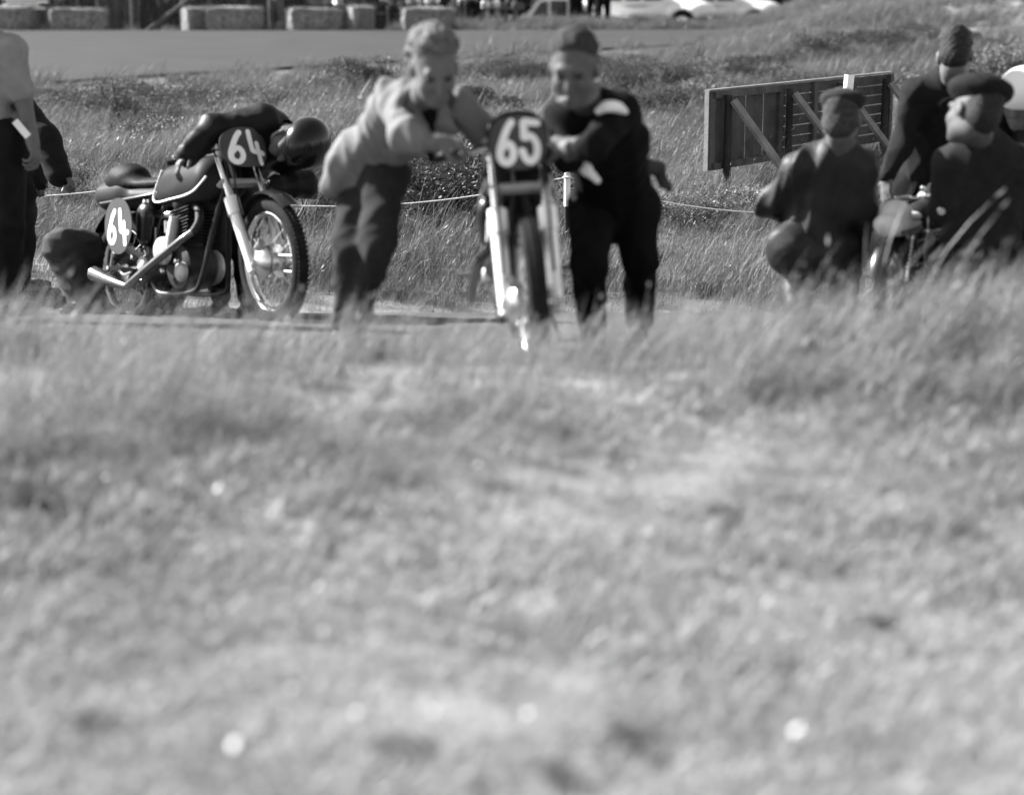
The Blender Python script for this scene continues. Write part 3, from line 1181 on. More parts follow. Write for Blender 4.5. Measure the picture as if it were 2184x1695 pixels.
def wheel(root, c, ax, R, tyre_r, hubr, name, M=None, big_brake=False):
    c = Vector(c)
    ax = Vector(ax)
    w = empty(name, (0, 0, 0))
    w.parent = root
    t = MB()
    prof = []
    for k in range(14):
        a = 2 * math.pi * k / 14
        rr = tyre_r * (1.0 + .05 * math.cos(a) ** 4)
        prof.append((R - tyre_r + rr * math.cos(a), rr * .95 * math.sin(a)))
    t.lathe(prof, c, ax, 56, closed=True)
    # tread blocks: shallow ribs across the crown
    for k in range(84):
        a = 2 * math.pi * k / 84
        u = ax.orthogonal().normalized()
        v = ax.cross(u)
        d = u * math.cos(a) + v * math.sin(a)
        tn = -u * math.sin(a) + v * math.cos(a)
        Rm = Matrix((d, tn, ax)).transposed()
        for s in (-1, 0, 1):
            t.box(c + d * (R + .001 - abs(s) * .006) + ax * s * tyre_r * .52, (.008, .013, tyre_r * .36), Rm)
    t.build('tyre', RUBBER, w, M=M)
    r0 = R - 2 * tyre_r + .004
    rim = MB().lathe([(r0 + .012, -.028), (r0 + .004, -.030), (r0 - .008, -.020), (r0 - .012, 0), (r0 - .008, .020), (r0 + .004, .030), (r0 + .012, .028), (r0 + .006, .0)], c, ax, 56, closed=True)
    rim.build('rim', CHROME, w, M=M)
    hub = MB().lathe([(0, -.075), (.018, -.075), (.02, -.05), (hubr, -.045), (hubr, -.03), (hubr * .55, -.02), (hubr * .55, .03), (hubr, .035), (hubr, .05), (.02, .055), (.018, .075), (0, .075)], c, ax, 36)
    hub.build('hub', ALLOY, w, M=M)
    sp = MB()
    for k in range(36):
        a = 2 * math.pi * k / 36
        u = ax.orthogonal().normalized()
        v = ax.cross(u)
        sgn = 1 if k % 2 else -1
        b = a + (.32 if (k // 2) % 2 else -.32)
        d0 = u * math.cos(b) + v * math.sin(b)
        d1 = u * math.cos(a) + v * math.sin(a)
        sp.tube([c + d0 * hubr * .97 + ax * sgn * .036, c + d1 * (r0 - .008) + ax * sgn * .004], .0022, 5, caps=False)
    sp.build('spokes', STEEL, w, M=M, kind='stuff')
    if big_brake:
        bp = MB().lathe([(hubr * 1.02, .0), (hubr * 1.05, -.012), (hubr * .9, -.03), (hubr * .45, -.042), (.02, -.05), (0, -.05)], c - ax * .052, ax, 36)
        # air scoop
        bp.build('brake_plate', ALLOY, w, M=M)
        MB().tube([c + Vector((.0, 0, .07)) - ax * .085, c + Vector((.05, 0, .10)) - ax * .085], .018, 8).build('air_scoop', ALLOY, w, M=M)
    return w


def make_bike(label, Pr, Pf, lean, steer, front_no, side_no, platehw, platehh, side_paint=None, fly=False, mega=True):
    """Pr, Pf: world points of the rear and front axle"""
    X = (Pf - Pr).normalized()
    Y = Vector((0, 0, 1)).cross(X).normalized()
    Z = X.cross(Y)
    WB = (Pf - Pr).length
    R_ = Matrix((X, Y, Z)).transposed()
    Rl = R_ @ Matrix.Rotation(lean, 3, 'X')
    org = Pr - Z * .33
    # keep the tyres on the ground line while leaning
    root = empty('racing_motorcycle', org, label, 'motorcycle')
    root.rotation_mode = 'QUATERNION'
    root.rotation_quaternion = Rl.to_quaternion()
    sp = side_paint or PLATE
    # ---- rear wheel and suspension
    wheel(root, (0, 0, .33), (0, 1, 0), .328, .046, .075, 'rear_wheel')
    for s in (-1, 1):
        MB().tube([(0, .085 * s, .33), (.25, .095 * s, .335), (.46, .085 * s, .345)], .017, 10, 4).build('swingarm_tube', BLACKPAINT, root)
        MB().tube([(.0, .115 * s, .35), (.10, .115 * s, .68)], .013, 8).build('damper_rod', CHROME, root)
        c_ = MB()
        c_.tube([Vector((.025 + .07 * t, .115 * s, .43 + .23 * t)) + Vector((math.cos(t * 50) * .026, math.sin(t * 50) * .026, 0)) for t in np.linspace(0, 1, 90)], .005, 5)
        c_.build('spring', BLACKPAINT, root)
    MB().tube([(-.02, 0, .33), (-.02, .0, .33)], .01, 6)
    mg = MB()
    V, F = [], []
    for i in range(19):
        a = math.radians(-8 + i * 8)
        for k in range(7):
            b = math.radians(-60 + 20 * k)
            rr = .345 + .012 + .03 * math.cos(b) * .8
            V.append((rr * math.cos(math.pi - a - .35) * 1., .062 * math.sin(b), .33 + rr * math.sin(math.pi - a - .35)))
    for i in range(18):
        for k in range(6):
            F.append((i * 7 + k, i * 7 + k + 1, (i + 1) * 7 + k + 1, (i + 1) * 7 + k))
    mg.add(V, F)
    g = mg.build('rear_mudguard', BLACKPAINT, root)
    # ---- frame
    fm = MB()
    fm.tube([(1.0, 0, .87), (.75, 0, .84), (.5, 0, .76)], .019, 10, 4)
    for s in (-1, 1):
        fm.tube([(1.02, .01 * s, .80), (.93, .05 * s, .5), (.87, .085 * s, .26), (.80, .10 * s, .19), (.5, .10 * s, .19), (.42, .10 * s, .24)], .015, 10, 5)
        fm.tube([(.5, .03 * s, .76), (.44, .09 * s, .5), (.42, .10 * s, .24)], .015, 10, 4)
        fm.tube([(.5, .05 * s, .75), (.3, .10 * s, .73), (-.12, .10 * s, .72)], .013, 10, 4)
        fm.tube([(.43, .095 * s, .42), (.1, .105 * s, .69)], .012, 8, 2)
    fm.tube([(1.05, 0, .75), (.985, 0, .90)], .032, 12)
    fm.build('frame', BLACKPAINT, root)
    # ---- tank, seat, tail
    f = Field()
    f.cap((.56, 0, .80), (.90, 0, .82), .115, .125, .05, ((0, 0, 1), .82))
    for s in (-1, 1):
        f.cap((.53, .05 * s, .735), (.92, .065 * s, .755), .078, .088, .05)
        f.ell((.56, .18 * s, .82), (.15, .045, .10), k=.05, sub=True)
    f.cap((.4, 0, .64), (1.05, 0, .66), .055, .055, .02, sub=True)
    tank = link('fuel_tank', f.mesh('fuel_tank', .012, TANKP, smooth=2), root)
    MB().lathe([(0, .022), (.022, .02), (.026, .012), (.026, -.01), (.02, -.02)], (.78, 0, .935), (0, 0, 1), 20).build('filler_cap', CHROME, tank)
    for s in (-1, 1):
        ln = [(.53, .100 * s, .86), (.475, .122 * s, .70), (.70, .148 * s, .692), (.90, .152 * s, .715), (.995, .125 * s, .79)]
        MB().tube([Vector(q) for q in ln], .006, 7, 6).build('trim_line', WHITEP, tank)
    f = Field()
    f.cap((-.14, 0, .755), (.42, 0, .725), .10, .09, .04, ((0, 0, 1), .75))
    f.cap((-.15, 0, .785), (.05, 0, .785), .10, .115, .04, ((0, 0, 1), .7))
    link('seat_base', f.mesh('seat_base', .012, side_paint or TAILP, smooth=2), root)
    f = Field()
    f.ell((.02, 0, .845), (.17, .115, .105), k=.03)
    f.cap((.1, 0, .81), (.42, 0, .80), .085, .08, .05, ((0, 0, 1), .5))
    f.cap((-.3, 0, .75), (.6, 0, .75), .062, .062, .01, sub=True)
    link('seat_cushion', f.mesh('seat_cushion', .012, side_paint or SEATB, fold=.002, fscale=14, smooth=2), root)
    # ---- engine
    en = empty('engine', (0, 0, 0))
    en.parent = root
    MB().lathe([(0, -.10), (.095, -.10), (.118, -.085), (.125, -.04), (.125, .04), (.118, .085), (.095, .10), (0, .10)], (.65, 0, .33), (0, 1, 0), 36).build('crankcase', DARKMET, en)
    MB().lathe([(0, -.036), (.06, -.034), (.074, -.022), (.078, 0)], (.56, -.115, .42), (0, 1, 0), 30).build('timing_cover', CASTAL, en)
    MB().tube([(.615, -.115, .42), (.65, -.10, .60)], .036, 12, r1=.030).build('pushrod_tower', CASTAL, en)
    MB().lathe([(0, -.03), (.035, -.03), (.05, -.02), (.055, 0)], (.72, -.105, .30), (0, 1, 0), 24).build('magneto_drive', CASTAL, en)
    MB().tube([(.65, 0, .42), (.685, 0, .64)], .062, 20).build('barrel', DARKMET, en)
    fn = MB()
    for k in range(11):
        t = k / 10
        cc = Vector((.652 + .033 * t, 0, .455 + .185 * t))
        fn.box(cc, (.20 - .012 * (k % 2), .195, .006), Matrix.Rotation(-.15, 3, 'Y'), .0025)
    fn.build('cooling_fins', DARKMET, en, kind='stuff')
    f = Field()
    f.cap((.66, -.05, .675), (.72, .05, .675), .06, .06, .03)
    f.cap((.645, 0, .70), (.73, 0, .70), .05, .05, .03)
    link('cylinder_head', f.mesh('cylinder_head', .012, DARKMET, smooth=1), en)
    f = Field()
    f.cap((.36, -.06, .33), (.44, -.06, .36), .085, .08, .03)
    f.cap((.36, .06, .33), (.44, .06, .36), .085, .08, .03)
    f.cap((.42, -.08, .31), (.5, -.06, .33), .06, .05, .03)
    link('gearbox', f.mesh('gearbox', .012, DARKMET, smooth=1), en)
    MB().lathe([(0, -.02), (.03, -.02), (.045, -.01), (.05, 0)], (.38, -.14, .35), (0, 1, 0), 20).build('gearbox_cap', CASTAL, en)
    f = Field()
    f.cap((.40, .13, .34), (.66, .13, .33), .085, .10, .03, ((0, 1, 0), .45))
    link('primary_case', f.mesh('primary_case', .012, CASTAL, smooth=1), en)
    MB().tube([(.61, -.03, .64), (.54, -.05, .625), (.47, -.06, .615), (.425, -.065, .61)], .022, 12, 3, radii=[.02, .024, .02, .034]).build('carburettor', ALLOY, en)
    MB().tube([(.535, -.075, .52), (.535, -.075, .585)], .021, 12).build('float_bowl', ALLOY, en)
    MB().tube([(.53, -.07, .64), (.56, -.075, .74), (.6, -.05, .79)], .006, 6, 4).build('fuel_pipe', gm('rubber hose', .03, .5), en)
    MB().tube([(.47, -.11, .55), (.50, -.125, .47), (.56, -.12, .40)], .007, 6, 4).build('oil_pipe', STEEL, en)
    for q in ((.715, -.14, .36), (.58, -.14, .31), (.60, -.15, .41), (.30, -.10, .44), (.245, -.12, .40)):
        MB().lathe([(0, -.014), (.012, -.012), (.016, 0), (.012, .012), (0, .014)], q, (0, 1, 0), 12).build('bolt', ALLOY, en)
    # ---- oil tank, side plate
    f = Field()
    f.cap((.37, -.11, .52), (.39, -.11, .62), .07, .08, .03, ((0, 1, 0), .7))
    link('oil_tank', f.mesh('oil_tank', .012, BLACKPAINT, smooth=2), root)
    MB().lathe([(0, .02), (.02, .018), (.024, 0)], (.40, -.12, .69), (0, 0, 1), 16).build('oil_cap', CHROME, root)
    for s in ((-1, 1) if side_no is not None else ()):
        c = Vector((.24, .205 * s, .57))
        un = Vector((.02, s, 0)).normalized()
        uy = Vector((.03, 0, 1)).normalized()
        ux = uy.cross(un).normalized()
        V, F = plate_mesh(c, ux, uy, un, .138, .155, 2.1, .004)
        pl = MB().add(V, F).build('side_number_plate', sp, root)
        if side_no and s < 0:
            for i, ch in enumerate(side_no):
                numeral(ch, .094, .170, .030, c + ux * (-.108 + .108 * i) + uy * -.088 + un * .002, ux, uy, un, 'numeral', WHITEP, pl)
        for dz in (-.1, .1):
            MB().tube([(.24, .200 * s, .56 + dz), (.23, .11 * s, .55 + dz * .8)], .006, 6).build('plate_stay', STEEL, root)
    # ---- exhaust on the right
    ex = empty('exhaust', (0, 0, 0))
    ex.parent = root
    MB().tube([(.86, -.125, .505), (.80, -.165, .46), (.62, -.19, .375), (.44, -.205, .29), (.32, -.21, .235)], .0215, 14, 6).build('header_pipe', EXHM, ex)
    MB().tube([(.75, -.04, .655), (.84, -.075, .63), (.88, -.10, .56), (.86, -.125, .505)], .0225, 14, 6).build('header_bend', DARKMET, ex)
    if mega:
        MB().tube([(.32, -.21, .235), (.18, -.215, .265), (.02, -.225, .31), (.01, -.225, .313)], .02, 18, 3, radii=[.0205, .032, .046, .044], caps=False).build('megaphone', EXHM, ex)
    MB().tube([(.1, -.215, .29), (.08, -.12, .36)], .007, 6).build('exhaust_stay', BLACKPAINT, ex)
    # ---- footrests, pedals, chain
    for s in (-1, 1):
        MB().tube([(.22, .11 * s, .33), (.22, .27 * s, .34)], .012, 10).build('footrest', STEEL, root)
        MB().tube([(.22, .20 * s, .335), (.29, .21 * s, .30), (.37, .21 * s, .31)], .007, 7, 3).build('foot_pedal', STEEL, root)
    ch = MB()
    ch.tube([(0, .07, .40), (.38, .09, .40)], .009, 6)
    ch.tube([(0, .07, .26), (.38, .09, .29)], .009, 6)
    ch.build('chain', DARKMET, root, kind='stuff')
    MB().lathe([(.02, -.004), (.075, -.004), (.075, .004), (.02, .004)], (0, .07, .33), (0, 1, 0), 30, closed=True).build('sprocket', STEEL, root)
    MB().tube([(.33, .12, .20), (.30, .17, .02)], .01, 8).build('stand', BLACKPAINT, root)

    # ---- front end, turned about the steering head
    rake = math.radians(26)
    A = Vector((-math.sin(rake), 0, math.cos(rake)))
    fwd = Vector((math.cos(rake), 0, math.sin(rake)))
    axle = Vector((WB, 0, .33))
    foot = axle - fwd * .045
    pivot = foot + A * .55
    M = Matrix.Translation(pivot) @ Matrix.Rotation(steer, 4, A) @ Matrix.Translation(-pivot)
    wheel(root, axle, (0, 1, 0), .325, .042, .085, 'front_wheel', M, big_brake=True)
    fk = empty('front_fork', (0, 0, 0))
    fk.parent = root
    HW = .098
    for s in (-1, 1):
        b = foot + Vector((0, HW * s, 0))
        MB().tube([b + A * -.03, b + A * .30, b + A * .315, b + A * .32], .03, 18, radii=[.027, .033, .034, .030]).build('fork_slider', FORKAL, fk, M=M)
        MB().tube([b + A * .30, b + A * .40], .039, 18).build('fork_seal_holder', FORKAL, fk, M=M)
        MB().tube([b + A * .40, b + A * .735], .021, 14).build('stanchion', CHROME, fk, M=M)
        MB().lathe([(0, .022), (.014, .02), (.021, .012), (.023, -.01)], b + A * .745, A, 16).build('fork_cap', CHROME, fk, M=M)
        MB().tube([b + A * -.01, b + A * .0 + fwd * .05], .02, 10).build('axle_lug', ALLOY, fk, M=M)
    for h, nm in ((.50, 'lower_yoke'), (.70, 'top_yoke')):
        MB().box(foot + A * h + fwd * -.02, (.07, 2 * HW + .07, .03), Matrix((fwd, Vector((0, 1, 0)), A)).transposed(), .012).build(nm, CASTAL, fk, M=M)
    MB().tube([foot + A * .52 - fwd * .04, foot + A * .70 - fwd * .04], .03, 14).build('steering_stem', BLACKPAINT, fk, M=M)
    mgf = MB()
    V, F = [], []
    for i in range(13):
        a = math.radians(48 + i * 8.5)
        for k in range(7):
            b = math.radians(-66 + 22 * k)
            rr = .338 + .028 * math.cos(b)
            V.append((axle.x + rr * math.cos(a), .062 * math.sin(b), .33 + rr * math.sin(a)))
    for i in range(12):
        for k in range(6):
            F.append((i * 7 + k, (i + 1) * 7 + k, (i + 1) * 7 + k + 1, i * 7 + k + 1))
    if not fly:
        mgf.add(V, F).build('front_mudguard', BLACKPAINT, fk, M=M)
    for s in (-1, 1):
        b = foot + Vector((0, HW * s, 0))
        br = b + A * .665
        be = br + Vector((-.13, .205 * s, -.03))
        hb = MB().tube([br - fwd * .0, br + Vector((-.03, .05 * s, -.004)), be], .0115, 10, 3)
        hb.build('handlebar', CHROME, fk, M=M)
        gs = br + (be - br) * .45
        MB().tube([gs, be + (be - br).normalized() * .02], .017, 12).build('grip', gm('grip rubber', .03, .6), fk, M=M)
        MB().tube([br + (be - br) * .42 + fwd * .02, br + (be - br) * .6 + fwd * .055, be + fwd * .05], .006, 7, 3).build('lever', ALLOY, fk, M=M)
        MB().lathe([(0, .012), (.01, .008), (.012, 0), (.01, -.008), (0, -.012)], be + fwd * .05, (0, 1, 0), 10).build('lever_ball', CHROME, fk, M=M)
        MB().tube([br + (be - br) * .42 + fwd * .02, br + fwd * .10 + A * -.05, b + A * .35 + fwd * .06, b + A * .12 + fwd * .05], .005, 6, 5).build('control_cable', gm('cable sheath', .03, .5), fk, M=M)
    # number plate on its bracket
    pc = foot + A * .625 + fwd * .135
    tl = math.radians(14)
    uy = Vector((-math.sin(tl), 0, math.cos(tl)))
    un = Vector((math.cos(tl), 0, math.sin(tl)))
    ux = Vector((0, 1, 0))                 # picture left to right when seen from the front
    bow = 2.2
    V, F = plate_mesh(pc, ux, uy, un, platehw, platehh, 2.7, .005, bow)
    pl = MB().add(V, F).build('front_number_plate', PLATE if not side_paint else side_paint, fk, M=M)
    if front_no:
        w = platehw * .70
        for i, chx in enumerate(front_no):
            numeral(chx, w, platehh * 1.44, platehh * .27, pc + ux * (-platehw * .78 + i * platehw * .80) + uy * -platehh * .72 + un * .0026, ux, uy, un, 'numeral', WHITEP, pl, M, (pc, bow))
    if fly:                                  # dark lip of the fly screen behind the plate
        V, F = plate_mesh(pc + uy * .012 - un * .012, ux, uy, un, platehw * 1.04, platehh * 1.05, 2.7, .006, bow)
        MB().add(V, F).build('fly_screen', SEATB, fk, M=M)
    f = Field()
    f.cap(pc - un * .05 + ux * .06 - uy * .03, pc - un * .05 - ux * .06 - uy * .03, .05, .05, .02, (tuple(un), .6))
    me = f.mesh('plate_bracket', .012, BLACKPAINT)
    me.transform(M)
    link('plate_bracket', me, fk)
    MB().lathe([(0, .01), (.035, .01), (.04, 0), (.04, -.04), (0, -.05)], foot + A * .72 + fwd * .03, (fwd * -1 + A), 20).build('tachometer', BLACKPAINT, fk, M=M)
    return root, M, axle, foot, A, fwd


# number 64, held by the riders at the left
F64 = P(572, 558, 8.6)
R64 = None
for D in np.arange(9.0, 10.2, .01):
    q = P(264, 580, D)
    if (F64 - q).length >= 1.40:
        break
R64 = q
B64 = make_bike('racing motorcycle number 64 with oval side plate and long exhaust', R64, F64, math.radians(-6), math.radians(-8), '64', '64', .135, .108)
# number 65, pushed straight towards the camera
F65 = P(1146, 644, 6.0)
dirn = Vector((.045, -1, .03)).normalized()
B65 = make_bike('racing motorcycle number 65 seen head-on, pushed by two men', F65 - dirn * 1.39, F65, math.radians(4.0), math.radians(2), '65', None, .114, .108, fly=True, mega=False)
B65[0].scale = (.94, .94, .94)
B65[0].location = F65 - (F65 - B65[0].location) * .94
# third machine, among the crouching men at the right
WHITE3 = gm('white plate paint', .62, .5, .06, 10, .03)
d3 = Vector((.5, .866, -.02)).normalized()
q3 = Vector((0, 0, 1)).cross(d3).normalized()
S3 = .60
R3 = P(1897, 480, 7.45) - (d3 * -.10 + Vector((0, 0, .44))) * S3
B3 = make_bike('small racing motorcycle with white plates half hidden between the crouching men', R3, R3 + d3 * 1.39, 0, 0, '', '', .12, .108, side_paint=WHITE3)
B3[0].location = R3 - Vector((0, 0, .33 * S3))
B3[0].scale = (S3, S3, S3)
MB().tube([(.46, -.235, .36), (.62, -.25, .30), (.66, -.25, .285)], .013, 10, 2).build('kick_lever', CHROME, B3[0])

# ------------------------------------------------------------------ PEOPLE
def PG(x, D, up=0.):
    """picture column x at distance D, 'up' metres above the ground there"""
    y = 700.
    for _ in range(25):
        p = P(x, y, D)
        g = float(gz(p.x, p.y)) + (.03 if 5.9 < D < 9.75 else 0) + up
        y += (p.z - g) * FPX / D
    return P(x, y, D)


def jv(v):
    return v if isinstance(v, Vector) else P(*v)


def frame_of(f, u):
    f = Vector(f).normalized()
    u = Vector(u)
    u = (u - f * u.dot(f)).normalized()
    return f, u, u.cross(f)           # forward, up, left


def head_prims(F, c, f, u, l, s=1.0, neck=None):
    L = lambda a, b, d: c + (f * a + l * b + u * d) * s
    ax = (f, l, u)
    e = lambda p, r, k=.02, sub=False: F.ell(L(*p), [q * s for q in r], ax, k * s, sub)
    e((-.018, 0, .035), (.098, .077, .090))
    e((.030, 0, -.028), (.068, .064, .085), .03)
    e((.036, 0, -.082), (.052, .052, .036), .03)
    e((.080, 0, -.100), (.020, .026, .018), .02)
    for q in (-1, 1):
        e((.064, .040 * q, -.032), (.028, .024, .026), .02)
        e((-.004, .079 * q, -.012), (.020, .009, .033), .006)
    F.cap(L(.086, -.040, .024), L(.086, .040, .024), .013 * s, k=.015 * s)
    F.cap(L(.094, 0, .010), L(.117, 0, -.034), .010 * s, .015 * s, .012 * s)
    e((.094, 0, -.066), (.013, .026, .008), .008)
    e((.092, 0, -.080), (.012, .022, .009), .008)
    for q in (-1, 1):
        e((.104, .033 * q, .002), (.016, .018, .011), .01, True)
    if neck is not None:
        F.cap(L(-.025, 0, -.06), neck, .056 * s, .062, .03)


def hand_prims(F, w, d, n, thumb, curl=.9, s=1.0, k=.006):
    """w wrist, d towards the fingers, n the way the palm faces, thumb = side vector"""
    d = Vector(d).normalized()
    n = Vector(n)
    n = (n - d * n.dot(d)).normalized()
    t = d.cross(n)
    if t.dot(Vector(thumb)) < 0:
        t = -t
    F.ell(w + d * .048 * s, (.052 * s, .042 * s, .017 * s), (d, t, n), .015)
    F.cap(w - d * .02, w + d * .03 * s, .026 * s, .028 * s, .015)
    for i, ln in enumerate((.92, 1.05, 1.0, .80)):
        b = w + d * (.088 - .006 * abs(i - 1)) * s + t * (.030 - .0205 * i) * s
        a = 0.
        for seg, (L, r) in enumerate(((.044, .0098), (.028, .0090), (.021, .0080))):
            a += curl * (.75, .95, .6)[seg] * (1 + .08 * i)
            dr = d * math.cos(a) + n * math.sin(a)
            e = b + dr * L * ln * s
            F.cap(b, e, r * s, r * s * .94, k)
            b = e
    b = w + d * .022 * s + t * .034 * s + n * .006
    e = b + (d * .55 + t * .6 + n * .5 * curl).normalized() * .040 * s
    F.cap(b, e, .0125 * s, .0115 * s, .008)
    F.cap(e, e + (d * .8 + t * .05 + n * .6 * curl).normalized() * .032 * s, .011 * s, .0092 * s, k)


def person(label, J, f, up, top, trousers, shoes, hair=None, cap=None, helmet=None, curl=(.9, .9), hdir=(None, None),
           palm=(None, None), skin=None, group=None, vox=.0085, gvox=.011, belly=1.0, under=None, seed=0, extra_top=None, headscale=1.0, opening=False):
    J = {k: jv(v) for k, v in J.items()}
    skin = skin or SKIN
    f, u, l = frame_of(f, up)
    base = (J['la'] + J['ra']) / 2
    base = Vector((base.x, base.y, min(J['la'].z, J['ra'].z) - .085))
    root = empty('person', base, label, 'person', group)
    side = (J['ls'] - J['rs']).normalized()
    spine = (J['neck'] - J['pelvis']).normalized()
    front = side.cross(spine).normalized()
    fl = (tuple(front), .66)
    leftn = lambda a: a

    def torso(F, g, hem=0.0):
        ch, pv, nk = J['chest'], J['pelvis'], J['neck']
        F.cap(pv, ch, .135 * belly + g, .150 + g, .05, fl)
        F.cap(ch, ch.lerp(nk, .55), .150 + g, .11 + g, .05, fl)
        F.cap(J['ls'], J['rs'], .058 + g, .058 + g, .06)
        F.cap(J['ls'].lerp(nk, .7), J['rs'].lerp(nk, .7), .06 + g, .06 + g, .05)
        if hem:
            dn = ((J['lh'] + J['rh']) / 2 - spine * hem)
            F.cap(pv + spine * .03, dn, .150 * belly + g, .165 * belly + g, .04, (tuple(front), .72))

    def arm(F, s, g, frac, r0=.050, r1=.043, r2=.030):
        S, E, W = J[s + 's'], J[s + 'e'], J[s + 'w']
        if frac <= .5:
            F.cap(S, S.lerp(E, frac / .5), r0 + g, r1 + g * 1.25, .04)
        else:
            F.cap(S, E, r0 + g, r1 + g, .04)
            q = (frac - .5) / .5
            F.cap(E, E.lerp(W, q), r1 + g, r1 + (r2 - r1) * q + g * 1.1, .03)

    def legs(F, g, frac=1.0, g2=None):
        g2 = g if g2 is None else g2
        F.cap(J['lh'], J['rh'], .095 + g, .095 + g, .05)
        F.cap((J['lh'] + J['rh']) / 2, J['pelvis'] + spine * .06, .12 * belly + g, .12 * belly + g, .05, fl)
        for s in 'lr':
            H, K, A = J[s + 'h'], J[s + 'k'], J[s + 'a']
            F.cap(H, K, .088 + g, .058 + g2, .04)
            F.cap(K, K.lerp(A, frac), .056 + g2, .042 + (1 - frac) * .012 + g2, .03)

    # one continuous body
    frac0 = top.get('sleeve', 1.0)
    F = Field()
    head_prims(F, J['head'], f, u, l, headscale, J['neck'])
    torso(F, -.034)
    legs(F, -.022)
    for i, s in enumerate('lr'):
        arm(F, s, -.003 if frac0 > .9 else .002, 1.0)
        d = hdir[i] or (J[s + 'w'] - J[s + 'e'])
        n = palm[i] or (-side if s == 'l' else side)
        th = front if n is not None else front
        hand_prims(F, J[s + 'w'], d, n, front + spine * .3, curl[i])
        A, K = J[s + 'a'], J[s + 'k']
        ft = J.get(s + 't')
        ft = ft if ft is not None else A + (front * 1.0 + Vector((0, 0, 0))).xy.to_3d().normalized() * .17
        J[s + 't'] = Vector((ft.x, ft.y, A.z - .052))
        F.cap(A, J[s + 't'], .034, .022, .02)
    link('body', F.mesh('body', vox, skin, smooth=1, org=base), root)
    # clothes
    F = Field()
    tmat, frac, g, hem = top['mat'], top.get('sleeve', 1.0), top.get('g', .02), top.get('hem', .0)
    torso(F, g, hem)
    for s in 'lr':
        arm(F, s, top.get('ga', g), frac)
    if extra_top:
        extra_top(F, J, front, spine, side)
    if opening:
        a, m_, b = J['neck'] + front * .11 - spine * .03, J['chest'] + front * .135, J['chest'].lerp(J['pelvis'], .5) + front * .135
        F.cap(a, m_, .08, .06, .01, sub=True)
        F.cap(m_, b, .06, .02, .01, sub=True)
        F.cap(J['neck'] + front * .06 + spine * .02, J['neck'] + spine * .2, .068, .1, .02, sub=True)
    elif top.get('collar'):
        F.cap(J['neck'] - spine * .01, J['neck'].lerp(J['head'], .42), .088, .078, .03)
        F.cap(J['neck'].lerp(J['head'], .40), J['neck'].lerp(J['head'], .9), .060, .064, .008, sub=True)
    else:
        F.cap(J['neck'] + spine * .035 + front * .015, J['neck'].lerp(J['head'], .9), .066, .07, .015, sub=True)
    link(top.get('name', 'jacket'), F.mesh('top', gvox, tmat, fold=top.get('fold', .006), fscale=top.get('fs', 8), smooth=1, org=base, seed=seed, fdir=top.get('fdir')), root)
    if under:
        F = Field()
        torso(F, -.022)
        link('shirt', F.mesh('shirt', gvox, under, fold=.002, smooth=1, org=base, seed=seed + 3), root)
    F = Field()
    legs(F, trousers.get('g', .02), .93, trousers.get('g2'))
    link('trousers', F.mesh('trousers', gvox, trousers['mat'], fold=trousers.get('fold', .007), fscale=8, smooth=1, org=base, seed=seed + 7), root)
    for s in 'lr':
        A, T = J[s + 'a'], J[s + 't']
        F = Field()
        back = (A - T)
        back.z = 0
        back.normalize()
        F.cap(Vector((A.x, A.y, T.z)) + back * .05, T, .036, .036, .02, ((0, 0, 1), .9))
        F.cap(A + Vector((0, 0, .01)), Vector((A.x, A.y, T.z)), .044, .04, .02)
        F.cap(T, T - back * .06, .037, .026, .02)
        link('shoe', F.mesh('shoe', .01, shoes, smooth=1, org=base), root)
    c = J['head']
    hs = headscale
    L = lambda a, b, d: c + (f * a + l * b + u * d) * hs
    for q in (-1, 1):
        F = Field().ell(L(.0875, .033 * q, .003), (.011, .014, .0085), (f, l, u), .005)
        link('eye', F.mesh('eye', .004, gm('eye', .05, .25, .1), smooth=0, org=base), root)
    if hair:
        F = Field()
        hm, amp, vol = hair[:3]
        F.ell(L(-.030, 0, .056), [(.104 + vol) * hs, (.081 + vol) * hs, (.083 + vol) * hs], (f, l, u), .02)
        F.ell(L(-.055, 0, -.015), [.068 * hs, .076 * hs, .080 * hs], (f, l, u), .03)
        F.ell(L(.105, 0, -.040), [.100 * hs, .13 * hs, .122 * hs], (f, l, u), .03, True)
        F.cap(L(.005, -.12, -.035), L(.005, .12, -.035), .036 * hs, k=.01, sub=True)
        if cap:
            F.ell(L(-.03, 0, -.19), [.16, .16, .10], (f, l, u), .01, True)
        if len(hair) > 3:
            hr = np.random.default_rng(seed + 50)
            for _ in range(hair[3]):
                t_ = hr.normal(size=3)
                t_ /= np.linalg.norm(t_)
                if t_[0] > .15 and t_[2] < .70 - .25 * hr.uniform() or t_[2] < -.55 or (t_[0] > -.1 and t_[2] < -.1):
                    continue
                rr = hr.uniform(.012, .024) * hs * (hair[4] if len(hair) > 4 else 1)
                F.ell(L(-.02 + t_[0] * (.100 + vol), t_[1] * (.080 + vol), .045 + t_[2] * (.082 + vol)), (rr, rr, rr * .8), None, .010)
        link('hair', F.mesh('hair', .007, hm, fold=amp, fscale=24, smooth=1, org=base, seed=seed), root)
    if cap:
        cap, cs = cap if isinstance(cap, tuple) else (cap, 1.)
        F = Field()
        F.ell(L(-.012, 0, .088 + .01 * (cs - 1)), [.122 * hs * cs, .108 * hs * cs, .050 * hs * cs * cs], (f, (l + u * .0).normalized(), u), .02)
        F.ell(L(-.015, 0, .060), [.104 * hs, .086 * hs, .048 * hs], (f, l, u), .02)
        F.cap(L(-.2, 0, -.055), L(.2, 0, -.055), .085 * hs, k=.01, sub=True)
        F.ell(L(-.015, 0, .03), [.093 * hs, .074 * hs, .075 * hs], (f, l, u), .005, True)
        co = link('cap', F.mesh('cap', .008, cap, fold=.003, fscale=16, smooth=1, org=base, seed=seed), root)
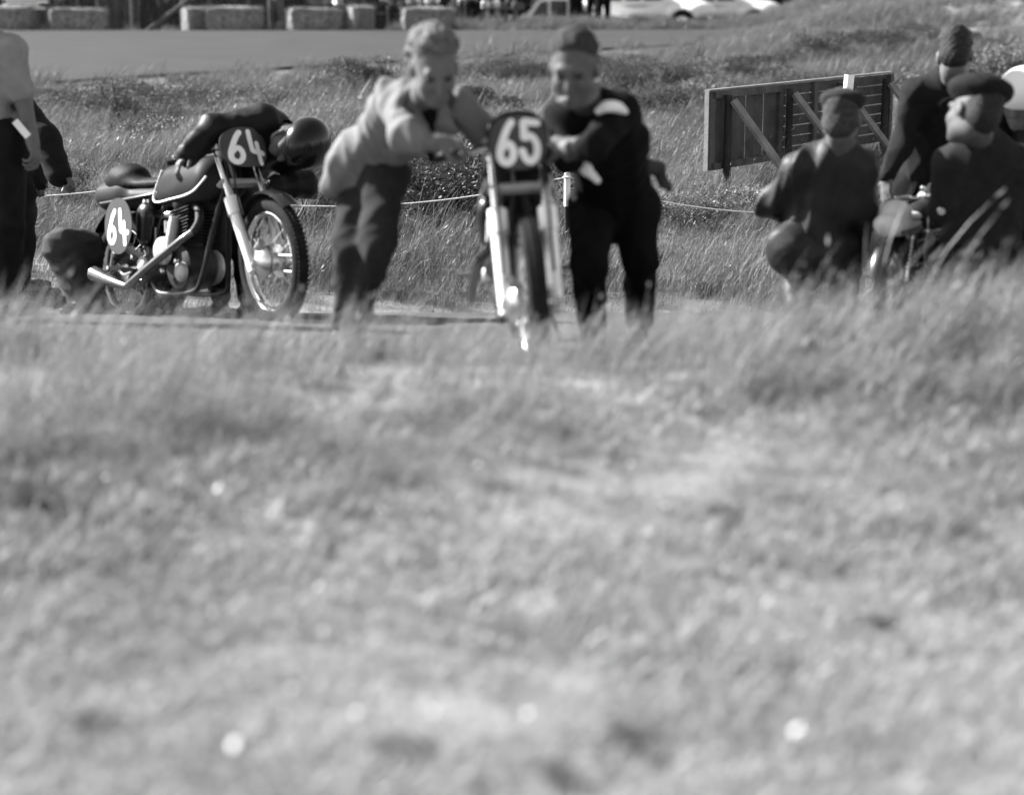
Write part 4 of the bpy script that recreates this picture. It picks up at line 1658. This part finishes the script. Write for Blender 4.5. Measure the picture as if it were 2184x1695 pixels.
        F = Field()
        F.ell(L(.115, 0, .040), [.058 * hs, .066 * hs, .008 * hs], ((f - u * .35).normalized(), l, (u + f * .35).normalized()), .01)
        link('peak', F.mesh('peak', .007, cap, smooth=1, org=base), co)
    if helmet:
        hm = helmet[0]
        F = Field()
        F.ell(L(-.008, 0, .050), [.140 * hs, .124 * hs, .116 * hs], (f, l, u), .02)
        F.ell(L(-.012, 0, .02), [.110 * hs, .092 * hs, .1 * hs], (f, l, u), .006, True)
        F.ell(L(0, 0, -.115), [.22, .22, .13], (f, l, u), .006, True)
        ho = link('helmet', F.mesh('helmet', .006, hm, smooth=2, org=base), root)
        sm = gm('helmet leather', helmet[1], .6)
        for q in (-1, 1):
            F = Field()
            F.cap(L(-.02, .083 * q, .01), L(-.01, .080 * q, -.05), .035, .022, .02, (tuple(l), .35))
            link('ear_flap', F.mesh('ear_flap', .007, sm, smooth=1, org=base), ho)
        MB().tube([L(-.005, .080, -.05) - base, L(.03, .055, -.105) - base, L(.045, 0, -.122) - base, L(.03, -.055, -.105) - base, L(-.005, -.080, -.05) - base], .007, 7, 5).build('chin_strap', gm('pale strap', .5, .6), ho)
    return root, J, dict(front=front, spine=spine, side=side, f=f, u=u, l=l, base=base)


TWEED = gm('light jacket cloth', .36, .9, .10, 40, .12, 160)
GREYTR = gm('grey flannel', .06, .95, .15, 30, .1)
BLACKW = gm('black wool', .012, .95, .25, 40, .15)
BLACKT = gm('black cotton', .010, .9, .25, 20, .1)
LEATHER = gm('black leather', .022, .5, .3, 14, .1, spec=.12)
LEATHG = gm('worn leather', .06, .5, .3, 10, .12, spec=.16)
SUIT = gm('dark suit cloth', .026, .9, .2, 40, .1)
COATG = gm('charcoal coat cloth', .045, .92, .2, 40, .1)
SHIRTL = gm('light shirt cotton', .52, .9, .10, 20, .08)
DENIM = gm('dark denim', .022, .9, .3, 14, .15)
OVERALL = gm('mechanic trousers', .10, .85, .2, 16, .1)
SHOE = gm('black shoe leather', .02, .4, .2, 20, .05)
FAIR = gm('fair curly hair', .27, .85, .5, 60, .6, 120)
DARKH = gm('dark hair', .045, .6, .5, 70, .4, 160)
CAPG = gm('grey tweed cap', .05, .9, .35, 50, .3, 120)
CAPD = gm('dark cloth cap', .028, .9, .25, 50, .2)


def e_extra(F, J, front, spine, side):
    # flapping jacket skirts and pocket bulge
    p = J['pelvis']
    F.cap(p + side * -.07, p + side * -.06 - spine * .10 + front * .10, .08, .07, .05)
    F.cap(p + side * .08 + front * .02, p + side * .08 - spine * .12 + front * .10, .07, .05, .05)
    F.cap(J['rs'].lerp(J['neck'], .6), J['ls'].lerp(J['neck'], .6), .075, .075, .03)


# the man in the light jacket, left of 65
E_ = person('man in a light jacket with curly hair pushing motorcycle 65 by its handlebar', {
    'head': (926, 142, 6.15), 'neck': (907, 212, 6.36), 'ls': (975, 224, 6.38), 'rs': (838, 212, 6.44),
    'chest': (868, 262, 6.52), 'pelvis': (780, 330, 6.74),
    're': (866, 288, 6.20), 'rw': (932, 306, 6.14), 'le': (1035, 285, 6.42), 'lw': (1066, 318, 6.50),
    'rh': (762, 366, 6.84), 'lh': (822, 372, 6.72), 'rk': (748, 525, 6.68), 'lk': (806, 520, 6.58),
    'ra': PG(734, 7.0, .09), 'la': PG(752, 6.95, .09)}, (.22, -.80, -.50), (.05, -.4, 1),
    dict(mat=TWEED, sleeve=.70, g=.006, ga=.022, hem=.08, fold=.015, fs=8), dict(mat=GREYTR, g=.006, g2=.016, fold=.012), SHOE,
    hair=(FAIR, .006, .002, 190), hdir=(None, (1, .12, 0)), palm=(None, (.1, .5, -1)), curl=(1.3, 1.25), under=BLACKT, seed=1, extra_top=e_extra, opening=True, belly=.8, headscale=1.04)

rt, J, q = E_
F = Field()
a, b, c = P(914, 216, 6.31), P(924, 268, 6.34), P(918, 345, 6.46)
F.cap(a, b, .045, .032, .02, (tuple(q['front']), .5))
F.cap(b, c, .032, .016, .02, (tuple(q['front']), .5))
link('shirt_front', F.mesh('shirt_front', .009, BLACKT, fold=.002, org=q['base']), rt)
for s_ in (-1, 1):        # lapels turned back beside the shirt
    F = Field()
    o_ = q['side'] * s_
    F.cap(a + o_ * .062 + q['front'] * .012, b + o_ * .052 + q['front'] * .012, .022, .040, .02, (tuple(q['front']), .28))
    F.cap(b + o_ * .052 + q['front'] * .012, c + o_ * .022 + q['front'] * .012, .040, .008, .02, (tuple(q['front']), .28))
    link('lapel', F.mesh('lapel', .008, TWEED, fold=.002, org=q['base']), rt)

# the man in the black sweater, right of 65
F_ = person('man in a black sweater with pale shoulder stripes pushing motorcycle 65', {
    'head': (1224, 145, 6.12), 'neck': (1250, 213, 6.34), 'rs': (1200, 250, 6.42), 'ls': (1328, 242, 6.36),
    'chest': (1290, 300, 6.52), 'pelvis': (1310, 420, 6.86),
    're': (1212, 335, 6.30), 'rw': (1172, 318, 6.45), 'le': (1266, 312, 6.12), 'lw': (1205, 316, 6.30),
    'rh': (1268, 440, 6.90), 'lh': (1348, 440, 6.86), 'rk': (1256, 560, 6.56), 'lk': (1366, 556, 6.82),
    'ra': PG(1264, 6.80, .09), 'la': PG(1362, 7.25, .09)}, (-.20, -.88, -.36), (-.05, -.2, 1),
    dict(mat=BLACKW, sleeve=.58, g=.014, ga=.016, hem=.04, fold=.011, name='sweater'), dict(mat=BLACKT, g=.018, g2=.020, fold=.010), SHOE,
    hair=(gm('brown short hair', .085, .85, .5, 60, .5, 140), .003, .0, 220, .55), hdir=((-1, .1, .1), (-1, .35, -.05)), palm=((0, .2, -1), (0, .3, -1)), curl=(1.2, 1.2), skin=SKIND, seed=2, headscale=1.04)
rt, J, q = F_
stripe = MB().tube([v - q['base'] for v in (P(1272, 240, 6.22), P(1292, 228, 6.21), P(1316, 229, 6.23), P(1334, 240, 6.28))], .022, 10, 4, radii=[.012, .022, .022, .012])
stripe.build('shoulder_stripe', WHITEP, rt)
MB().tube([v - q['base'] for v in (P(1208, 206, 6.25), P(1235, 222, 6.20), P(1262, 205, 6.2), P(1276, 175, 6.27))], .013, 8, 4, radii=[.010, .014, .018, .012]).build('shirt_collar', gm('pale collar', .36), rt)
F = Field()
F.cap(P(1352, 352, 6.68), P(1404, 358, 6.74), .040, .032, .02)
F.cap(P(1404, 358, 6.74), P(1428, 404, 6.78), .019, .016, .01)
F.cap(P(1398, 362, 6.74), P(1414, 398, 6.76), .017, .015, .01)
link('glove', F.mesh('glove', .009, gm('worn glove', .10, .8), fold=.003, fscale=20, org=q['base']), rt)
F = Field()
for a, b, r0, r1 in ((P(1232, 340, 6.42), P(1250, 362, 6.40), .014, .02), (P(1250, 362, 6.40), P(1275, 385, 6.42), .02, .016)):
    F.cap(a, b, r0, r1, .02, ((0, 1, 0), .5))
cb = P(1250, 362, 6.4)
tw = empty('hand_towel', cb, 'white rag tucked at the waist of the black-sweatered man', 'rag')
link('cloth', F.mesh('cloth', .007, WHITEP, fold=.003, fscale=30, org=cb), tw)
cg = P(1196, 188, 6.0)
tag(MB().tube([(0, 0, 0), (-.03, -.06, -.006)], .006, 10).build('cigarette', WHITEP), 'white cigarette in the mouth of the black-sweatered man', 'cigarette')
bpy.data.objects['cigarette'].location = F_[1]['head'] + F_[2]['f'] * .106 - F_[2]['u'] * .07 - F_[2]['l'] * .012

# far left: man in a light shirt, cut by the frame
A_ = person('man in a light short-sleeved shirt and dark trousers standing at the left edge', {
    'head': (-48, 8, 8.62), 'neck': (-46, 72, 8.62), 'rs': (24, 108, 8.55), 'ls': (-118, 108, 8.7), 'chest': (-46, 165, 8.62), 'pelvis': (-34, 290, 8.62),
    're': (48, 208, 8.58), 'rw': (70, 305, 8.48), 'le': (-150, 215, 8.6), 'lw': (-150, 310, 8.5),
    'rh': (12, 305, 8.6), 'lh': (-76, 305, 8.64), 'rk': (18, 480, 8.52), 'lk': (-80, 480, 8.6), 'ra': PG(14, 8.6, .09), 'la': PG(-88, 8.65, .09)},
    (.45, .85, -.1), (0, 0, 1), dict(mat=SHIRTL, sleeve=.44, g=.022, ga=.022, hem=.0, name='shirt', fold=.008), dict(mat=DENIM, g=.028, g2=.032, fold=.011), SHOE,
    hair=(DARKH, .004, .004), palm=(None, (-1, .3, 0)), curl=(.6, .9), seed=3)
tag_ = P(46, 275, 8.46)
tg = MB().box((0, 0, 0), (.10, .004, .035), Matrix.Rotation(.9, 3, 'Y'))
tgo = tg.build('pocket_paper', WHITEP, A_[0], smooth=False)
tgo.location = tag_ - A_[2]['base']

# behind him: person in dark clothes reaching towards the machines
B_ = person('person in dark clothes behind the light-shirted man, one hand held out', {
    'head': (24, 152, 10.30), 'neck': (26, 205, 10.33), 'rs': (44, 232, 10.15), 'ls': (30, 228, 10.53), 'chest': (30, 275, 10.35), 'pelvis': (28, 395, 10.37),
    're': (98, 298, 10.03), 'rw': (126, 372, 9.95), 'le': (60, 320, 10.55), 'lw': (75, 390, 10.40),
    'rh': (34, 410, 10.27), 'lh': (26, 410, 10.47), 'rk': (48, 525, 10.23), 'lk': (30, 525, 10.45), 'ra': PG(40, 10.30, .09), 'la': PG(20, 10.50, .09)},
    (.8, -.4, -.4), (0, 0, 1), dict(mat=SUIT, g=.026, ga=.044, hem=.12, name='jacket'), dict(mat=DENIM, g=.022), SHOE,
    hair=(DARKH, .004, .004), hdir=(None, (.7, -.1, -.35)), palm=(None, (.2, -.2, -1)), curl=(.8, 1.1), seed=4)

# squatting mechanic behind the rear wheel of 64
C_ = person('mechanic squatting behind motorcycle 64 with one knee out to the left', {
    'head': (372, 432, 9.62), 'neck': (355, 462, 9.78), 'rs': (300, 482, 9.85), 'ls': (415, 486, 9.85), 'chest': (345, 505, 9.92), 'pelvis': (300, 575, 10.05),
    're': (262, 540, 9.62), 'rw': (310, 555, 9.55), 'le': (440, 545, 9.7), 'lw': (405, 555, 9.55),
    'rh': (262, 540, 10.0), 'lh': (335, 590, 10.0), 'rk': (135, 530, 9.72), 'lk': (380, 530, 9.68), 'ra': PG(182, 9.68, .09), 'la': PG(360, 9.72, .09), 'rt': PG(150, 9.55, .04), 'lt': PG(365, 9.56, .04)},
    (.2, -.85, -.5), (0, -.3, 1), dict(mat=OVERALL, g=.02), dict(mat=OVERALL, g=.045, g2=.062, fold=.012), SHOE,
    hair=(DARKH, .004, .004), seed=5)

# rider in black leathers bent over 64
D_ = person('rider in black leathers and dark round helmet bent over the tank of 64', {
    'head': (634, 304, 8.92), 'neck': (598, 285, 9.10), 'rs': (560, 258, 9.02), 'ls': (612, 338, 9.28), 'chest': (542, 296, 9.15), 'pelvis': (478, 408, 9.52),
    're': (455, 275, 8.98), 'rw': (403, 330, 8.84), 'le': (648, 392, 9.12), 'lw': (590, 400, 9.0),
    'rh': (452, 425, 9.5), 'lh': (522, 430, 9.6), 'rk': (462, 535, 9.32), 'lk': (522, 535, 9.45), 'ra': PG(470, 9.5, .09), 'la': PG(528, 9.6, .09), 'rt': PG(455, 9.35, .04), 'lt': PG(520, 9.42, .04)},
    (-.45, -.50, -.74), (.82, -.42, -.20), dict(mat=LEATHER, g=.032, ga=.036, fold=.008, fs=10), dict(mat=LEATHER, g=.02), SHOE,
    helmet=(gm('dark gloss helmet', .012, .2, .1, 5, 0, spec=.3, coat=.1), .10), hdir=((-.9, -.3, .1), (-.55, -.45, -.55)), palm=((0, -.2, -1), (-.2, -.3, -.9)), curl=(1.1, .7), seed=6, skin=SKIND, headscale=1.06)  # darker skin puts the shade on his face into the colour

# right group
G_ = person('man in worn leather jacket and flat cap crouching with his back turned', {
    'head': (1796, 255, 7.45), 'neck': (1792, 318, 7.52), 'ls': (1704, 356, 7.58), 'rs': (1846, 362, 7.52), 'chest': (1768, 412, 7.62), 'pelvis': (1732, 512, 7.66),
    'le': (1640, 440, 7.72), 'lw': (1695, 455, 7.98), 're': (1852, 452, 7.62), 'rw': (1836, 540, 7.78),
    'lh': (1692, 530, 7.66), 'rh': (1772, 532, 7.70), 'lk': (1690, 505, 8.08), 'rk': (1812, 505, 8.08), 'la': PG(1700, 7.80, .09), 'ra': PG(1795, 7.82, .09)},
    (.35, .9, -.15), (.05, .15, 1), dict(mat=LEATHG, g=.018, ga=.020, hem=.05, fold=.022, fs=8, fdir=(0, 0, 1), collar=True), dict(mat=LEATHG, g=.034, g2=.03, fold=.009), SHOE,
    cap=(CAPG, .94), hair=(gm('greying hair', .11, .8, .4, 60, .4), .002, -.003), palm=(None, (0, 1, 0)), seed=7, belly=.86)
H_ = person('tall bare-headed man in a dark suit bending forward with his back turned', {
    'head': (2037, 118, 8.22), 'neck': (2030, 172, 8.38), 'ls': (1952, 200, 8.46), 'rs': (2104, 190, 8.42), 'chest': (2010, 262, 8.58), 'pelvis': (1988, 392, 8.72),
    'le': (1922, 312, 8.46), 'lw': (1893, 372, 8.36), 're': (2142, 300, 8.50), 'rw': (2110, 372, 8.60),
    'lh': (1950, 410, 8.72), 'rh': (2030, 410, 8.72), 'lk': (1950, 525, 8.65), 'rk': (2045, 525, 8.70), 'la': PG(1945, 8.75, .09), 'ra': PG(2050, 8.80, .09)},
    (.25, .9, -.4), (.05, .35, 1), dict(mat=SUIT, g=.020, ga=.020, hem=.16, fold=.013, fs=7, collar=True), dict(mat=BLACKT, g=.026), SHOE,
    hair=(DARKH, .003, .0, 120, .5), hdir=((-.1, -.15, -1), None), palm=((.8, .4, 0), None), curl=(.35, .6), seed=8)
I_ = person('man in a charcoal jacket and dark cap crouching at the right edge', {
    'head': (2076, 240, 7.12), 'neck': (2096, 300, 7.22), 'ls': (2026, 348, 7.30), 'rs': (2176, 352, 7.24), 'chest': (2098, 408, 7.32), 'pelvis': (2090, 535, 7.40),
    'le': (2008, 448, 7.42), 'lw': (2012, 462, 7.66), 're': (2192, 455, 7.4), 'rw': (2180, 520, 7.6),
    'lh': (2050, 552, 7.42), 'rh': (2132, 554, 7.42), 'lk': (2042, 515, 7.86), 'rk': (2148, 515, 7.86), 'la': PG(2052, 7.52, .09), 'ra': PG(2140, 7.54, .09)},
    (-.50, .85, -.10), (.34, .10, 1), dict(mat=COATG, g=.026, ga=.022, hem=.10, fold=.014, fs=7, collar=True), dict(mat=BLACKT, g=.03), SHOE,
    cap=(CAPD, 1.12), hair=(DARKH, .003, -.002), skin=SKIND, seed=9, headscale=1.06)
MB().lathe([(0, -.006), (.016, -.006), (.018, 0), (.016, .006), (0, .006)], P(2008, 450, 7.3) - I_[2]['base'], (0.3, 1, .3), 16).build('wrist_watch', CHROME, I_[0])
J_ = person('rider in a white helmet leaning in at the right edge', {
    'head': (2182, 216, 8.22), 'neck': (2205, 262, 8.36), 'rs': (2200, 318, 8.36), 'ls': (2292, 292, 8.46), 'chest': (2250, 340, 8.5), 'pelvis': (2288, 440, 8.7),
    're': (2190, 390, 8.2), 'rw': (2140, 420, 8.05), 'le': (2300, 390, 8.3), 'lw': (2230, 430, 8.1),
    'rh': (2262, 455, 8.7), 'lh': (2320, 455, 8.75), 'rk': (2240, 560, 8.5), 'lk': (2320, 560, 8.6), 'ra': PG(2270, 8.8, .09), 'la': PG(2330, 8.9, .09)},
    (-.62, -.70, -.32), (-.1, -.3, 1), dict(mat=LEATHER, g=.026, fold=.006), dict(mat=LEATHER, g=.02), SHOE,
    helmet=(gm('white gloss helmet', .8, .25, .04, 5, 0, coat=.4), .25), seed=10)

# ------------------------------------------------------------------ BACKGROUND: spectators, hedge, parked cars
def copy_tree(o, parent=None):
    c = o.copy()
    COL.objects.link(c)
    c.parent = parent
    for ch in list(o.children):
        copy_tree(ch, c)
    return c


def proto_person(topm, trm, pose, seed, skirt=False):
    z = Vector((0, 0, 0))
    if pose == 'stand':
        J = {'head': (0, -.02, 1.60), 'neck': (0, 0, 1.46), 'ls': (.18, 0, 1.40), 'rs': (-.18, 0, 1.40), 'chest': (0, 0, 1.25), 'pelvis': (0, 0, 1.0),
             'le': (.25, .02, 1.12), 're': (-.25, -.02, 1.12), 'lw': (.22, -.10, .88), 'rw': (-.24, -.06, .87),
             'lh': (.09, 0, .93), 'rh': (-.09, 0, .93), 'lk': (.10, -.02, .50), 'rk': (-.11, -.03, .50), 'la': (.11, .02, .09), 'ra': (-.13, 0, .09)}
    elif pose == 'apart':
        J = {'head': (.02, -.04, 1.66), 'neck': (.01, 0, 1.52), 'ls': (.19, 0, 1.46), 'rs': (-.18, 0, 1.46), 'chest': (0, 0, 1.30), 'pelvis': (0, 0, 1.04),
             'le': (.30, .05, 1.20), 're': (-.27, .03, 1.18), 'lw': (.14, -.14, 1.08), 'rw': (-.22, -.12, .95),
             'lh': (.09, 0, .96), 'rh': (-.09, 0, .96), 'lk': (.16, -.03, .52), 'rk': (-.13, -.02, .52), 'la': (.20, 0, .09), 'ra': (-.17, .05, .09)}
    else:
        J = {'head': (0, -.10, 1.20), 'neck': (0, -.03, 1.06), 'ls': (.18, -.02, .99), 'rs': (-.18, -.02, .99), 'chest': (0, 0, .84), 'pelvis': (0, .02, .56),
             'le': (.25, -.08, .74), 're': (-.26, -.06, .74), 'lw': (.12, -.30, .64), 'rw': (-.12, -.30, .65),
             'lh': (.09, 0, .50), 'rh': (-.09, 0, .50), 'lk': (.14, -.42, .52), 'rk': (-.12, -.42, .52), 'la': (.14, -.40, .09), 'ra': (-.13, -.44, .09)}
    J = {k: Vector(v) for k, v in J.items()}
    r, _, _ = person('p', J, (.1, -1, -.1), (0, 0, 1), dict(mat=topm, g=.022, hem=.08, fold=.006), dict(mat=trm, g=.028, fold=.006), SHOE,
                     hair=(DARKH, .003, .002), vox=.022, gvox=.024, seed=seed)
    return r


TONES = {'black': BLACKT, 'dark': gm('dark spectator cloth', .03, .9), 'grey': gm('grey spectator cloth', .11, .9), 'mid': gm('mid spectator cloth', .2, .9),
         'light': gm('light spectator cloth', .42, .9), 'white': gm('white spectator cloth', .68, .9)}
SPEC = [  # picture x, distance, pose, top, trousers, label
    (20, 41.0, 'stand', 'dark', 'black', 'spectator in black trousers behind the plank stack at far left'),
    (70, 41.3, 'apart', 'mid', 'dark', 'spectator with feet apart behind the far left bale'),
    (118, 41.0, 'stand', 'grey', 'grey', 'grey-clothed spectator in the gap right of the far left bale'),
    (160, 41.5, 'stand', 'light', 'dark', 'spectator with a light top behind the second bale'),
    (205, 41.2, 'apart', 'dark', 'black', 'spectator in black behind the middle of the second bale'),
    (245, 41.4, 'stand', 'mid', 'grey', 'spectator in mid grey at the right end of the second bale'),
    (280, 41.0, 'stand', 'dark', 'grey', 'spectator in grey trousers left of the fence post with the long strut'),
    (335, 41.5, 'apart', 'dark', 'black', 'dark spectator behind the wire mesh, left of the long strut'),
    (370, 41.1, 'stand', 'light', 'dark', 'spectator in a light top behind the long diagonal strut'),
    (432, 41.2, 'stand', 'grey', 'black', 'spectator behind the slumped end-on bale'),
    (480, 41.5, 'apart', 'dark', 'dark', 'dark spectator behind the fourth bale, left one of three'),
    (520, 41.2, 'stand', 'mid', 'black', 'spectator in a mid grey top behind the fourth bale'),
    (560, 41.6, 'stand', 'black', 'dark', 'dark spectator at the right end of the fourth bale'),
    (602, 39.7, 'stand', 'white', 'mid', 'spectator in pale grey trousers standing forward between two bales'),
    (650, 41.3, 'apart', 'dark', 'black', 'dark spectator right of the one in pale trousers'),
    (690, 41.0, 'sit', 'light', 'mid', 'seated spectator in a light top behind the long bale'),
    (735, 41.4, 'sit', 'white', 'dark', 'seated spectator in white behind the joint of two bales'),
    (775, 41.1, 'sit', 'grey', 'light', 'seated spectator with light trousers behind the short bale'),
    (815, 41.3, 'sit', 'dark', 'black', 'dark seated spectator in the gap left of the last bale'),
    (850, 41.0, 'sit', 'mid', 'dark', 'seated spectator in mid grey at the left end of the last bale'),
    (890, 41.5, 'sit', 'light', 'grey', 'seated spectator in a light top behind the last bale'),
    (930, 41.2, 'sit', 'white', 'mid', 'seated spectator in white above the light-jacketed man head'),
    (975, 41.4, 'sit', 'dark', 'light', 'seated spectator with pale lap just right of the last bale'),
    (1010, 41.1, 'sit', 'white', 'dark', 'white-topped seated spectator on the grass right of the bales'),
    (1050, 41.5, 'sit', 'grey', 'white', 'seated spectator in white trousers between bales and white car'),
    (1088, 41.3, 'sit', 'dark', 'mid', 'seated spectator nearest the white car'),
    (1224, 43.6, 'stand', 'dark', 'black', 'spectator in black trousers at the tail of the white car'),
    (1262, 43.9, 'stand', 'grey', 'black', 'left one of two spectators standing close together by the cars'),
    (1281, 43.8, 'stand', 'mid', 'black', 'right one of two spectators standing close together by the cars'),
]
PROTO = {}
order = 0
for x, D, pose, tp, tr, lab in SPEC:
    key = (pose, tp, tr)
    X0 = (x - CXP) / FPX * D
    if key not in PROTO:
        r = proto_person(TONES[tp], TONES[tr], pose, len(PROTO))
        PROTO[key] = r
    else:
        r = copy_tree(PROTO[key])
    r.location = G(X0, D, .0)
    r.rotation_euler = (0, 0, random.uniform(-.6, .6))
    s = random.uniform(.95, 1.04)
    r.scale = (s, s, s)
    tag(r, lab, 'person', 'spectators across the track')

# benches the seated spectators use
BENCH = gm('bench timber', .3, .8, .25, 8, .2)
for x, lab in ((730, 'plank bench behind the long straw bale'), (870, 'plank bench behind the last straw bale'), (1030, 'plank bench on the grass right of the bales')):
    D = 41.35
    r = empty('bench', G((x - CXP) / FPX * D, D), lab, 'bench', 'spectator benches')
    MB().box((0, 0, .42), (1.9, .28, .04), None, .006).build('seat', BENCH, r, smooth=False)
    for sx in (-.8, 0, .8):
        MB().box((sx, 0, .20), (.06, .22, .40), None, .004).build('leg', BENCH, r, smooth=False)

# dark hedges closing the view behind the crowd and the cars
def hedge(x0, x1, y, h, n, lab):
    hd = empty('hedge', G((x0 + x1) / 2, y), lab, 'hedge')
    w = x1 - x0
    MB().box((0, 0, h / 2 - .1), (w, .9, h), None, .2).build('dark_core', gm('hedge core', .015, .95, .4, 8, .4), hd, smooth=False)  # near-black core box behind the leaf layer
    V, F = [], []
    for _ in range(n):
        a = rng.uniform(-w / 2 - .1, w / 2 + .1)
        z = rng.uniform(0, h + .2)
        d = rng.uniform(-.75, -.4) if z < h else rng.uniform(-.7, .5)
        p = Vector((a, d + .06 * math.sin(a * 3) * math.cos(z * 4), z))
        dr = Vector(rng.normal(0, 1, 3)).normalized()
        L = rng.uniform(.05, .10)
        sd = dr.orthogonal().normalized() * L * .35
        b = len(V)
        V += [p, p + dr * L * .5 + sd, p + dr * L, p + dr * L * .5 - sd]
        F.append((b, b + 1, b + 2, b + 3))
    link('foliage', py_mesh('hedge_foliage', V, F, SHRUB), hd)['kind'] = 'stuff'


hedge(-16.5, .5, 46., 2.8, 16000, 'dark clipped hedge behind the spectators on the left')
hedge(.6, 13, 56., 2.6, 9000, 'hedge line beyond the parked cars')

CARW = gm('white car paint', .72, .3, .04, 4, 0, coat=.5)
CARL = gm('pale grey car paint', .62, .3, .04, 4, 0, coat=.5)
GLASS = gm('car window glass', .10, .12, .2, 2, 0, spec=.6)


def car(x, D, paint, rz, lab):
    X0 = (x - CXP) / FPX * D
    r = empty('parked_car', G(X0, D), lab, 'car', 'cars parked beyond the track')
    r.rotation_euler = (0, 0, rz)
    f = Field()
    f.cap((-1.55, 0, .62), (1.55, 0, .62), .62, .60, .1, ((0, 0, 1), .52))
    f.cap((-1.2, 0, .75), (-.6, 0, .80), .5, .6, .1, ((0, 0, 1), .4))
    f.cap((.6, 0, .80), (1.5, 0, .74), .6, .45, .1, ((0, 0, 1), .4))
    for sx in (-1.15, 1.2):
        for sy in (-1, 1):
            f.cap((sx - .25, .56 * sy, .55), (sx + .25, .56 * sy, .55), .2, .2, .1)
            f.cap((sx, .45 * sy, .32), (sx, 1.0 * sy, .32), .34, k=.02, sub=True)
    link('body', f.mesh('car_body', .04, paint, smooth=2), r)
    # greenhouse: tapering shell with a rounded roof
    st = [(-1.05, .86, .56), (-.78, 1.16, .53), (-.55, 1.36, .50), (-.2, 1.44, .50), (.2, 1.43, .50), (.45, 1.32, .50), (.72, 1.05, .55), (.86, .86, .57)]
    V, F = [], []
    for xx, zr, hw in st:
        t = hw * (1 - .16 * (zr - .86) / .58)
        V += [(xx, -.60, .80), (xx, -t - .02, zr - .10 * (zr > .9)), (xx, -t * .75, zr), (xx, t * .75, zr), (xx, t + .02, zr - .10 * (zr > .9)), (xx, .60, .80)]
    for i in range(len(st) - 1):
        for k in range(5):
            F.append((i * 6 + k, (i + 1) * 6 + k, (i + 1) * 6 + k + 1, i * 6 + k + 1))
    F += [tuple(range(6)), tuple(reversed(range(len(V) - 6, len(V))))]
    MB().add(V, [q[::-1] for q in F]).build('cabin', paint, r)
    for sy in (-1, 1):
        for pts in ([(-.84, .90), (-.60, 1.26), (-.42, 1.29), (-.42, .90)], [(-.33, .90), (-.33, 1.30), (.08, 1.30), (.08, .90)], [(.16, .90), (.16, 1.29), (.42, 1.22), (.66, .92)]):
            V = []
            for o in (.0, .03):
                for a, h in pts:
                    V.append((a, sy * (.604 - .13 * (h - .80) / .5 + .012 - o), h))
            F = [(0, 1, 2, 3), (7, 6, 5, 4), (0, 4, 5, 1), (1, 5, 6, 2), (2, 6, 7, 3), (3, 7, 4, 0)]
            MB().add(V, F).build('window', GLASS, r, smooth=False)
    for xx, s in ((-.93, 1), (.80, -1)):
        pass
    for sx in (-1.15, 1.2):
        for sy in (-1, 1):
            w = empty('wheel', (sx, .56 * sy, .32))
            w.parent = r
            MB().lathe([(.19, -.07), (.30, -.07), (.32, 0), (.30, .07), (.19, .07)], (0, 0, 0), (0, 1, 0), 24, closed=True).build('tyre', RUBBER, w)
            MB().lathe([(0, .055), (.1, .05), (.19, .03), (.19, -.03), (.1, -.05), (0, -.055)], (0, 0, 0), (0, 1, 0), 24).build('hub_cap', CHROME, w)
    for sx in (-1, 1):
        MB().tube([(1.98 * sx - .12 * sx, -.62, .45), (1.98 * sx, -.4, .45), (1.98 * sx, .4, .45), (1.98 * sx - .12 * sx, .62, .45)], .045, 8, 3).build('bumper', CHROME, r)
        for sy in (-1, 1):
            MB().lathe([(0, .05), (.05, .04), (.08, 0), (.08, -.05)], (1.95 * sx - .22 * sx, .45 * sy, .72), (sx, 0, 0), 16).build('headlamp' if sx < 0 else 'tail_lamp', CHROME, r)


car(1196, 45.6, CARW, .05, 'white rounded saloon car parked left of the standing pair')
car(1352, 47.0, CARW, -.06, 'white car behind the grass crest, middle of three')
car(1500, 49.0, CARL, .04, 'pale car whose roof shows at the right end of the row')
